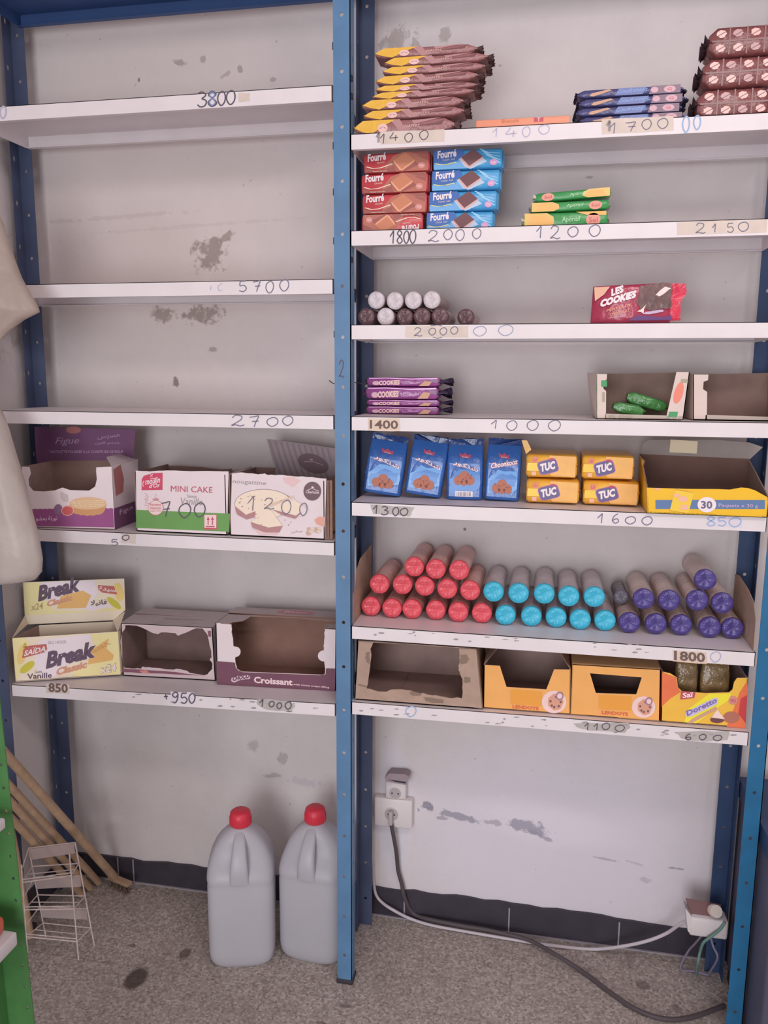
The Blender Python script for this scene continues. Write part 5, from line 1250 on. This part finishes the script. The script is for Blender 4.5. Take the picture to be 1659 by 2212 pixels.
mb.decal(SL_, [(480, 165), (1150, 140), (1200, 300), (1080, 460), (1500, 440), (1100, 540), (980, 480), (560, 400)], WHP, .0006)
mb.decal(SL_, [(245, 172), (430, 166), (520, 400), (640, 520), (900, 540), (1500, 480), (1540, 520), (262, 588)], YP2, .0005); mb.ell(SL_, 1460, 290, 60, 120, YP, .0008, rot=-.2); mb.ell(SL_, 1400, 430, 110, 40, LEAF, .0010, rot=.7)
mb.decal(SL_, [(670, 500), (720, 340), (1000, 270), (1110, 330), (1040, 490)], WAF, .0008)
mb.txt(SL_, 'Break', (430, 415), (975, 275), (415, 215), BRD, .0016, bold=.05, shear=.2); mb.txt(SL_, 'Classic', (545, 480), (870, 395), (540, 400), COP, .0016, bold=.04, shear=.15)
mb.decal(SL_, [(1195, 200), (1400, 215), (1445, 320), (1250, 295), (1200, 255)], REDB, .0012); mb.txt(SL_, '\uFE93\uFEAA\uFEF4\uFEB3', (1210, 275), (1430, 300), (1215, 210), PWHITE, .0018, bold=.03)
mb.txt(SL_, '\uFEFC\uFEF4\uFEE7\uFE8E\uFED3', (1100, 475), (1310, 460), (1100, 395), BRD, .0012, bold=.02); mb.txt(SL_, 'x24', (340, 525), (490, 505), (345, 440), M('khaki_letter', (176, 154, 96)), .0012, bold=.02)
mb.build('lid', t)['label'] = 'folded up lid printed with Arabic and French lettering'
mb = MB()                                               # creased side webs of the lid
a, b, c = SL_.p(262, 590), SL_.p(290, 705), TL
mb.slab([V3((max(c.x, -.985), c.y, c.z)), b + V3((0, -.002, 0)), a + V3((0, -.002, 0))], (.0015, 0, 0), CRM); mb.build('lid_web', t); mb = MB(); a, b, c = SL_.p(1545, 540), SL_.p(1395, 650), TR
mb.slab([c, b + V3((0, -.002, 0)), a + V3((0, -.002, 0))], (-.0015, 0, 0), CRM); mb.build('lid_web', t)

# grey torn carton
f = PY(.108); S = Zm(f, 240, 1270, 6.38)
BL, BR, TR, TL = S.p(145, 1225), S.p(1440, 1290), S.p(1395, 545), S.p(112, 480)
BL.x += .005; TL.x += .005; BL.z, BR.z = zl5(BL.x), zl5(BR.x)
t = thing('carton', 'grey carton with a torn-out front between the wafer box and croissant carton', 'box', ((BL.x + BR.x) / 2, .16, BL.z))
hole = rag([(195, 515), (350, 520), (440, 555), (600, 630), (640, 640), (690, 612), (890, 625), (920, 660), (1110, 580), (1170, 555), (1260, 558), (1330, 650), (1375, 850), (1385, 960), (1360, 985), (1392, 1030), (1395, 1110), (1330, 1190), (1290, 1205), (1080, 1170), (1040, 1140), (910, 1115), (870, 1128), (560, 1100), (430, 1085), (420, 1108), (340, 1110), (180, 1100), (140, 900), (128, 740), (150, 620), (190, 560)], 5, 3, 7)
mb = MB(); MAR = M('maroon_band', (124, 76, 92), .5, .3)
mb.slab([BL, BR, TR, TL], (0, .003, 0), M('rose_grey_board', (198, 178, 182), .6, .3, .04, 20), CARDIN, [[S.p(*q) for q in hole]])
mb.decal(S, rag([(160, 1112), (330, 1120), (900, 1160), (1290, 1212), (1060, 1200), (530, 1175), (160, 1160)], 4, 3, 2), MAR, .0006); mb.decal(S, [(380, 1140), (440, 1175), (530, 1165), (480, 1130)], M('rose_badge', (206, 128, 120)), .0010)
mb.decal(S, [(1330, 590), (1375, 590), (1378, 670), (1345, 672)], MAR, .0006)
mb.build('front_panel', t)
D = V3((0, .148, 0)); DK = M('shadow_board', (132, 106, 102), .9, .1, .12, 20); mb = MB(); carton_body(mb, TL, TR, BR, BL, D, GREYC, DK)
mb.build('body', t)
mb = MB(); up = V3((0, 0, .012)); mid = .52
mb.slab([TL, TR, TR + D * mid + up * .3, TL + D * mid + up * .3], (0, 0, -.002), GREYC, DK); ST_ = Q(TL, TR, TR + D * mid + up * .3, TL + D * mid + up * .3)
mb.stroke(ST_, [(.36, .1), (.7, .1), (.78, .38), (.42, .38), (.36, .1)], .012, GREY1); mb.rect(ST_, .4, .6, .75, .63, GREY1); mb.rect(ST_, .38, .72, .82, .75, GREY1)
mb.build('top_flap', t)
mb = MB(); A, B = TL + D * (mid + .02) + up * .5, TR + D * (mid + .02) + up * .1
mb.slab([A, B, TR + D, TL + D + up * .2], (0, 0, -.002), GREYC, DK); ST2 = Q(A, B, TR + D, TL + D + up * .2); mb.rect(ST2, .5, .5, .64, .56, GREY1); mb.build('top_flap', t)

# croissant carton
f = PY(.085); S = Zm(f, 450, 1270, 5.72)
BL, BR, TR, TL = S.p(110, 1205), S.p(1575, 1310), S.p(1582, 505), S.p(90, 430)
BL.z, BR.z = zl5(BL.x), zl5(BR.x); BR.x = min(BR.x, -.03); TR.x = min(TR.x, -.03)
t = thing('carton', 'white and maroon croissant carton with open front and top', 'box', ((BL.x + BR.x) / 2, .15, BL.z))
mb = MB(); MARO = M('maroon_carton', (108, 64, 82), .5, .3, .05, 14)
le = rag([(285, 452), (298, 600), (310, 720)], 7, 5, 3, False); semi = [(335 + 64 * math.sin(a * math.pi / 10), 790 - 64 * math.cos(a * math.pi / 10)) for a in range(11)]
le += semi + rag([(330, 880), (345, 960), (350, 985), (375, 1015), (430, 1035)], 5, 3, 4, False)
ri = rag([(1380, 1072), (1440, 1060), (1438, 960), (1436, 915)], 5, 3, 5, False) + [(1425 - 72 * math.sin(a * math.pi / 10), 840 + 68 * math.cos(a * math.pi / 10)) for a in range(11)] + rag([(1428, 760), (1432, 640), (1440, 500)], 7, 5, 6, False)
mb.slab([BL, BR, TR] + [S.p(*q) for q in ri[::-1] + le[::-1]] + [TL], (0, .003, 0), WHITEC, CARDIN)
mb.decal(S, [(110, 1190), (1565, 1276), (1570, 995), (1455, 992), (1450, 1065), (1380, 1078), (430, 1040), (372, 1020), (340, 985), (328, 922), (100, 903)], MARO, .0008)
mb.decal(S, rag([(290, 1110), (360, 1085), (500, 1070), (520, 1100), (510, 1125), (400, 1135), (320, 1168), (285, 1150)], 3, 2, 1), M('lilac_edge', (206, 176, 190), .5, .3), .0012); mb.txt(S, 'CHOCO', (300, 1152), (508, 1112), (305, 1092), MARO, .0018, bold=.05)
mb.txt(S, 'Croissant', (565, 1172), (1042, 1205), (565, 1092), M('pink_letter', (232, 196, 200), .5, .3), .0014, bold=.035); mb.txt(S, 'with cocoa cream filling', (1050, 1205), (1495, 1245), (1050, 1175), M('pink_letter', (232, 196, 200)), .0014, bold=.015)
mb.build('front_panel', t)
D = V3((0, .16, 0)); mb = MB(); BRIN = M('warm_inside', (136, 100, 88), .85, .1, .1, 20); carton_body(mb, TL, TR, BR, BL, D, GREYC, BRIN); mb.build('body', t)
mb = MB(); STp = Q(TL, TR, TR + D, TL + D)
mb.slab([STp.p(*q) for q in rag([(0, .0), (.12, 0), (.13, .1), (.2, .2), (.22, .48), (.6, .52), (.9, .42), (1, .4), (1, .52), (0, .54)], .006, 3, 3)], (0, 0, -.002), GREYC, BRIN)
mb.slab([STp.p(*q) for q in [(.9, 0), (1, 0), (1, .3), (.88, .2), (.93, .1)]], (0, 0, -.002), GREYC, BRIN)
mb.build('top_flap', t)
mb = MB(); mb.slab([STp.p(0, .56, .004), STp.p(1, .56, .003), STp.p(1, 1, 0), STp.p(0, 1, 0)], (0, 0, -.002), GREYC, BRIN)
S3 = Q(STp.p(0, .56, .004), STp.p(1, .56, .003), STp.p(1, 1, 0), STp.p(0, 1, 0)); mb.ell(S3, .56, .5, .16, .3, M('rose_logo', (190, 110, 120), .5, .3), .0006, e=2.6); mb.txt(S3, 'Bimo', (.46, .35), (.66, .35), (.46, .65), PWHITE, .001, shear=.2)
mb.build('top_flap', t)

# ------------------------------------------------------------------ floor level: jugs
HDPE = M('milky_plastic', (190, 187, 196), .4, .4, .03, 10, trans=.3); CAPR = M('red_cap', (206, 38, 58), .4, .4)
def jug(label):
    t = thing('plastic_jug', label, 'jug', (0, 0, 0), 'white plastic jugs on the floor')
    W0, D0 = .190, .16; n = 40
    prof = [(0, .84, 4), (.006, .9, 4.5), (.02, .97, 5), (.045, 1.0, 5.5), (.25, 1.0, 5.5), (.258, .985, 5.5), (.266, 1.0, 5.5), (.275, 1.01, 5.2), (.288, 1.0, 4.8), (.305, .975, 4.4), (.325, .91, 4), (.35, .80, 3.4), (.372, .66, 3), (.39, .50, 2.6), (.402, .32, 2.2), (.408, .24, 2), (.425, .23, 2)]
    mb = MB(); rings = []
    for z, k, e in prof:
        rg = []
        for x, y in rounded(n, .5, .5, e):
            xx, yy = x * W0 * k, y * D0 * (k if z < .3 else k * 1.05)
            if .285 < z < .40:                                   # pinched front around the grip
                pin = math.sin((z - .285) / .115 * math.pi)
                if yy < 0: yy *= 1 - .38 * pin
            rg.append((xx, yy, z))
        rings.append(rg)
    mb.loft(rings, HDPE); mb.build('body', t)
    mb = MB()
    path = smooth_path([(0, -.074, .270), (0, -.077, .305), (0, -.070, .335), (0, -.056, .362), (0, -.036, .386), (0, -.016, .400)], 5)
    rings = []
    for i, p_ in enumerate(path):
        k = 1.7 - .95 * i / len(path)
        rings.append([(p_.x + x * .034 * k, p_.y + y * .024, p_.z) for x, y in rounded(16, .5, .5, 3)])
    mb.loft(rings, HDPE); mb.build('grip', t)
    mb = MB(); mb.revolve([(.029, .408), (.0315, .412), (.031, .432), (.0285, .446), (.022, .451), (.002, .452)], (0, 0, 0), CAPR, 28)
    for k in range(28):
        a = 2 * math.pi * k / 28; mb.cyl((.0313 * math.cos(a), .0313 * math.sin(a), .412), (.0307 * math.cos(a), .0307 * math.sin(a), .433), .0011, CAPR, n=6)
    mb.build('cap', t); return t
j = jug('white plastic jug with red cap, slightly nearer, left of the pair'); j.location = (-.327, .068, 0); j.rotation_euler = (0, 0, math.radians(16))
j2 = dup(j, (-.121, .128, 0), (0, 0, math.radians(-4)), 'white plastic jug with red cap standing next to the middle post')

# ---- wire display stand
WIRE = M('rusty_white_wire', (190, 172, 168), .5, .3, .2, 40); PLATE = film('acrylic_plate', (196, 178, 176), .6, .3, .4)
t = thing('wire_display_stand', 'small white wire display stand with three tiers on the floor', 'display stand', (-.87, -.02, 0))
fA, fB = PY(-.064), PY(-.002)
fl_ = V3((-.952, -.064, 0)); fr_ = V3((-.786, -.064, 0)); bl_ = V3((-.932, -.002, 0)); br_ = V3((-.772, -.002, 0))
tfl, tfr, tbl, tbr = fA(46, 1868), fA(150, 1845), fB(62, 1832), fB(162, 1820)
for nm, a, b in (('leg', fl_, tfl), ('leg', fr_, tfr), ('leg', bl_, tbl), ('leg', br_, tbr)):
    mb = MB(); mb.tube([a, a.lerp(b, .5), b], .0022, WIRE, 7); mb.build(nm, t)
for k, (h0, h1) in enumerate(((.36, .0), (.68, .0), (1.0, 0))):
    mb = MB()
    P1, P2, P3, P4 = [a.lerp(b, h0 * .98 - .18) for a, b in ((fl_, tfl), (fr_, tfr), (br_, tbr), (bl_, tbl))]
    mb.tube([P1, P2], .0022, WIRE, 7); mb.tube([P1 + V3((0, 0, .009)), P2 + V3((0, 0, .009))], .0018, WIRE, 7); mb.tube([P4, P3], .002, WIRE, 7); mb.tube([P1, P4], .0018, WIRE, 7); mb.tube([P2, P3], .0018, WIRE, 7)
    m1, m2 = P1.lerp(P4, .5), P2.lerp(P3, .5); mb.tube([m1, m2], .0016, WIRE, 7)
    mb.build('wire_tier', t)
    mb = MB(); A, B = bl_.lerp(tbl, h0), br_.lerp(tbr, h0)
    mb.slab([A + V3((.006, -.003, 0)), B + V3((0, -.003, 0)), B + V3((0, -.003, -.032)), A + V3((.01, -.003, -.034))], (0, -.0015, 0), PLATE); mb.tube([A, B], .0018, WIRE, 7)
    mb.tube([A, fl_.lerp(tfl, h0 - .06)], .0016, WIRE, 7); mb.build('header_plate', t)

# ---- wooden broom poles leaning in the corner
WOOD = M('bare_wood', (168, 136, 108), .6, .25, .15, 30); STRAW = M('straw_bristle', (112, 92, 78), .8, .1, .3, 80, .5, 200)
def pole(name, A, B, r, label, cat, bristle=False):
    t = thing(name, label, cat, (A.x, A.y, 0), None if bristle else 'wooden poles leaning in the left corner')
    A = A.copy(); A.z = max(A.z, r * .8)
    mb = MB(); mb.cyl(A, B, r, WOOD, n=14); mb.build('handle', t)
    if bristle:
        mb = MB(); d = V3((.95, -.3, 0)).normalized(); s_ = V3((-.3, -.95, 0)).normalized(); c = A + V3((.022, -.014, 0)); c.z = 0
        R = random.Random(3)
        mb.slab([c - d * .044 + V3((0, 0, .028)), c + d * .044 + V3((0, 0, .028)), c + d * .044 + s_ * .02 + V3((0, 0, .028)), c - d * .044 + s_ * .02 + V3((0, 0, .028))], (0, 0, .012), WOOD)
        for k in range(60):
            q = c + d * R.uniform(-.042, .042) + s_ * R.uniform(.001, .019); mb.cyl(q + V3((0, 0, .028)), q + V3((R.uniform(-.01, .01), R.uniform(-.008, .006), .001 - .0)), .0012, STRAW, n=5)
        mb.build('brush', t)['label'] = 'straw bristle brush'
    return t
PF = PZ(.01)
pole('broom', PF(256, 1905), PY(-.11)(4, 1620), .0132, 'wooden broom with a straw brush, frontmost pole at the right', 'broom', True)
for (u0, v0, u1, v1, yy, r, lab) in ((213, 1906, 8, 1684, -.10, .0115, 'wooden pole just left of the broom'), (194, 1918, 10, 1718, -.09, .0115, 'wooden pole behind the wire stand, second left of the broom'),
                                 (176, 1932, 14, 1756, -.075, .0115, 'wooden pole ending behind the middle of the wire stand'), (0, 0, 0, 0, 0, .012, 'steepest wooden pole, beside the green post')):
    A, B = (PF(u0, v0), PY(yy)(u1, v1)) if u0 else (V3((-.974, -.018, .01)), V3((-1.012, -.032, .47)))
    pole('wooden_pole', A, B, r, lab, 'pole')

# ---- green rack in the left foreground
GREEN = M('green_enamel', (58, 112, 54), .45, .35, .18, 14)
gr = thing('green_rack', 'green slotted steel rack post with white shelf ends in the left foreground', 'shelving', (-.57, -.62, 0))
mb = MB(); y = -.62; t_ = .002
A0, A1, B0, B1 = V3((-.583, y, 0)), V3((-.517, y, 0)), V3((-.612, y, 1.30)), V3((-.556, y, 1.30))
holes = []
for k in range(24):
    z = .06 + k * .05; cx = A1.lerp(B1, z / 1.3).x - .013
    holes.append([(cx + .0035 * math.cos(a * math.pi / 5), y, z + .0035 * math.sin(a * math.pi / 5)) for a in range(10)])
mb.slab([A0, A1, B1, B0], (0, t_, 0), GREEN, GREEN, holes); mb.slab([A0, A0 + V3((0, -.04, 0)), B0 + V3((0, -.04, 0)), B0], (t_, 0, 0), GREEN)
mb.build('post', gr)
mb = MB(); mb.slab([(-1.0, y - .012, 0), (-.945, y - .012, 0), (-.965, y - .012, 1.3), (-1.02, y - .012, 1.3)], (0, t_, 0), GREEN); mb.build('post', gr)
fg = PY(-.66)
for (ut, vt, vb_, zth) in ((12, 1766, 1790, .022), (37, 2012, 2052, .03)):
    c = fg(ut, vt); mb = MB()
    mb.rbox((-1.02, -1.1, c.z - zth), (c.x, -.66, c.z), .004, WHITE); mb.build('shelf', gr)
c = fg(18, 1990); zt = fg(37, 2012).z
mb = MB(); mb.rbox((c.x - .16, -.74, zt + .0015), (c.x, -.665, zt + .04), .012, M('orange_red_film', (206, 84, 58), .35, .5)); mb.build('wrapper', thing('snack_pack', 'orange red snack pack on the green rack in the left foreground', 'snack pack', (c.x - .08, -.70, zt)))

# ---- hanging plastic bags at the left edge
def hanging_bag(label, rows, y, mat, seed, depth=.05):
    t = thing('plastic_bag', label, 'plastic bag', (-.85, y, rows[0][0] if False else 1.6))
    f = PY(y); mb = MB(); R = random.Random(seed); n = 40; rings = []
    ph = [R.uniform(0, 6.28) for _ in range(8)]
    L = len(rows)
    for i, (v, ul, ur) in enumerate(rows):
        a, b = f(ul, v), f(ur, v); c = (a + b) / 2; hw = (b - a).length / 2
        k = i / (L - 1); dd = depth * (.25 + .75 * math.sin(math.pi * min(1, .15 + k * .75)))
        if i in (0, L - 1): dd *= .35
        rg = []
        for q in range(n):
            an = 2 * math.pi * q / n
            fold = 1 + .30 * math.sin(5 * an + ph[0] + 2.2 * k) * (1 - abs(math.cos(an))) + .16 * math.sin(11 * an + ph[1] - 3 * k) * (1 - abs(math.cos(an)))
            rg.append((c.x + hw * math.cos(an), y + dd * math.sin(an) * fold, c.z + (b.z - a.z) * .5 * math.cos(an)))
        rings.append(rg)
    mb.loft(rings, mat); mb.build('film', t)
    mb = MB(); a = f(rows[0][1], rows[0][0]); b = f(rows[0][2], rows[0][0]); c = (a + b) / 2
    mb.tube(smooth_path([c, c + V3((-.01, .004, .05)), c + V3((-.02, 0, .12))], 5), .004, mat); mb.build('knot', t)
    return t
BAG1 = film('cloudy_bag', (192, 174, 164), .82, .35, .4); BAG2 = film('white_bag', (204, 192, 186), .95, .35, .4)
hanging_bag('cloudy empty plastic bag hanging at the left edge, upper one', [(440, -70, -15), (480, -75, 4), (540, -80, 22), (600, -84, 45), (640, -86, 68), (665, -86, 82), (674, -86, 84), (690, -86, 52), (712, -86, 22), (742, -86, -6)], -.12, BAG1, 3, .04)
hanging_bag('white full plastic bag hanging at the left edge, lower one', [(860, -60, -25), (890, -66, -4), (930, -74, 12), (980, -80, 27), (1040, -86, 46), (1100, -92, 62), (1160, -96, 80), (1210, -98, 89), (1236, -98, 88), (1252, -92, 76), (1262, -70, 20)], -.15, BAG2, 5, .06)

# ------------------------------------------------------------------ electrics
f = PY(WY - .03); S = Zm(f, 770, 1640, 6.144); IVO = M('ivory_plastic', (208, 198, 200), .4, .4); IVD = M('ivory_recess', (168, 156, 158), .5, .3); DUSK = M('dusty_plastic', (150, 132, 138), .7, .2)
def socket(name, label, x0, y0, x1, y1, cx, cy, r_, plug):
    A, B = S.p(x0, y1), S.p(x1, y0)
    t = thing(name, label, 'power socket', ((A.x + B.x) / 2, WY, A.z))
    mb = MB(); mb.rbox((A.x, WY - .03, A.z), (B.x, WY - .0005, B.z), .004, IVO); mb.build('plate', t)
    mb = MB(); c = S.p(cx, cy); r2 = r_ / 6.144 * (S.p(6.144, 0) - S.p(0, 0)).length
    mb.revolve([(r2 * 1.08, .0022), (r2 * 1.08, 0)], c, IVD, 28, (0, -1, 0)) if False else mb.cyl(c + V3((0, .001, 0)), c + V3((0, -.002, 0)), r2 * 1.1, IVO, n=28)
    mb.cyl(c + V3((0, -.0021, 0)), c + V3((0, -.0026, 0)), r2, IVD, n=28); mb.build('socket_face', t)
    mb = MB()
    for s_ in (-1, 1): mb.cyl(c + V3((s_ * .0095, -.0026, 0)), c + V3((s_ * .0095, -.0032, 0)), .0025, HOLE, n=10)
    mb.build('contact', t); return t, c
t1, c1 = socket('wall_socket', 'upper white wall socket with a broken dusty cover', 385, 320, 655, 518, 515, 450, 76, False)
mb = MB(); f2 = PY(WY - .045); S4 = Zm(f2, 770, 1640, 6.144)
mb.slab([S4.p(*q) for q in ((395, 300), (665, 345), (700, 235), (640, 198), (430, 190), (375, 250))], (0, .03, 0), DUSK); mb.decal(S4, [(415, 268), (655, 300), (655, 322), (520, 300)], HOLE, .0006); mb.build('cover', t1)['label'] = 'dusty broken hinged cover'
t2, c2 = socket('wall_socket', 'lower white wall socket with a black plug lead hanging from it', 235, 560, 740, 880, 465, 730, 88, True)
mb = MB(); mb.rbox((c2.x - .006, c2.y - .02, c2.z - .028), (c2.x + .006, c2.y - .002, c2.z + .016), .003, IVD)
mb.build('plug', t2)
BLK = M('black_cable', (74, 64, 68), .5, .3); WHC = M('white_cable', (184, 174, 182), .5, .3)
pts = [PY(WY - .043)(845, 1781), PY(WY - .04)(848, 1795), PY(WY - .026)(856, 1840), PY(WY - .018)(860, 1880), PY(WY - .016)(868, 1910), PY(WY - .02)(873, 1935)]
pts += [PZ(.024)(u, v) for u, v in ((892, 1972), (930, 1986), (1000, 2000))] + [PZ(.02)(u, v) for u, v in ((1060, 2010), (1140, 2030), (1200, 2062))] + [PZ(.008)(u, v) for u, v in ((1260, 2100), (1320, 2145), (1370, 2178), (1430, 2200), (1490, 2198), (1565, 2172))]
mb = MB(); mb.tube(smooth_path(pts, 6), .0062, BLK, 10); tag(mb.build('power_cable'), 'thick black cable running from the socket across the floor', 'cable')
pts = [PY(WY - .012)(806, 1870), PY(WY - .014)(807, 1905), PY(WY - .016)(812, 1932), PY(WY - .02)(826, 1950), PY(WY - .03)(850, 1966)] 
pts += [V3((p_.x, min(p_.y, WY - .02), .0065 if k > 0 else .012)) for k, p_ in enumerate(PZ(.016)(u, v) for u, v in ((885, 1980), (930, 1992), (1000, 2005), (1100, 2022), (1200, 2037), (1280, 2044)))]
pts += [PY(.25)(1345, 2044), PY(.235)(1400, 2032), PY(.23)(1440, 2016), PY(.2)(1466, 1998), PY(.185)(1480, 1990)]
mb = MB(); mb.tube(smooth_path(pts, 6), .0048, WHC, 10); tag(mb.build('power_cable'), 'white cable sagging along the baseboard to the power strip', 'cable')
f = PY(.158); S = Zm(f, 1459, 1800, 5.37)
A, B = S.p(160, 1190), S.p(640, 1035); zt = B.z
t = thing('power_strip', 'white power strip with a round plug beside the right rear post', 'power strip', ((A.x + B.x) / 2, .22, A.z))
mb = MB(); mb.rbox((A.x, .158, A.z), (B.x - .004, .2085, zt), .006, IVO)
mb.slab([V3((A.x - .014, .16, zt + .024)), V3((A.x + .004, .16, zt)), V3((A.x + .004, .16, A.z + .006)), V3((A.x - .004, .16, A.z + .012))], (0, .04, 0), IVO); mb.build('body', t)
mb = MB(); mb.slab([(A.x + .002, .172, zt - .002), (B.x - .02, .172, zt - .002), (B.x - .018, .2, zt + .022), (A.x - .008, .2, zt + .028)], (0, .004, -.002), M('rust_brown_panel', (120, 84, 84), .6, .3)); mb.build('socket_face', t)
mb = MB(); c = S.p(455, 930) + V3((0, .012, 0)); mb.revolve([(.004, -.012), (.0145, -.009), (.0165, 0), (.0165, .016)], c, M('cream_plug', (214, 198, 188), .4, .4), 20, (.25, -.8, .45)); mb.build('plug', t)
mb = MB(); GRW = M('green_wire', (92, 128, 120), .5, .3)
mb.tube(smooth_path([PY(.155)(1566, 1992), PY(.15)(1555, 2008), PY(.145)(1538, 2022), PY(.15)(1520, 2036), PY(.165)(1512, 2058), PY(.16)(1508, 2080), PZ(.006)(1504, 2106)], 6), .004, GRW); mb.build('green_wire', t)
mb = MB(); mb.tube(smooth_path([PY(.155)(1534, 2020), PY(.15)(1541, 2045), PY(.14)(1550, 2070), PZ(.006)(1530, 2105)], 6), .003, M('lilac_wire', (120, 110, 134), .5, .3)); mb.build('lilac_wire', t)
mb = MB(); mb.tube(smooth_path([PY(.16)(1515, 2022), PY(.21)(1500, 2040), PY(.24)(1486, 2056), PZ(.006)(1470, 2092), PZ(.006)(1500, 2098), PZ(.006)(1530, 2106)], 6), .003, M('lilac_wire', (120, 110, 134))); mb.build('lilac_wire', t)

# ------------------------------------------------------------------ right edge: blue grey cabinet
f = PY(-.1)
cx0 = f(1646, 2000).x + .012
t = thing('metal_cabinet', 'blue grey metal cabinet at the right picture edge behind the rack post', 'cabinet', (cx0 + .2, .05, 0))
CABM = M('blue_grey_metal', (68, 68, 90), .55, .4, .12, 8); mb = MB(); mb.rbox((cx0, -.12, .05), (cx0 + .45, .24, .56), .008, CABM); mb.build('body', t)
mb = MB(); mb.rbox((cx0 + .006, -.105, 0), (cx0 + .44, .23, .052), .004, M('dark_plinth', (58, 50, 66), .6, .3)); mb.build('plinth', t)
mb = MB(); mb.slab([(cx0 - .004, -.125, .56), (cx0 + .46, -.125, .56), (cx0 + .46, .245, .56), (cx0 - .004, .245, .56)], (0, 0, .05), M('blue_dark_enamel', (34, 72, 130))); mb.build('top', t)
mb = MB(); mb.rbox((cx0 + .03, -.124, .07), (cx0 + .43, -.118, .54), .003, CABM); mb.build('door', t)
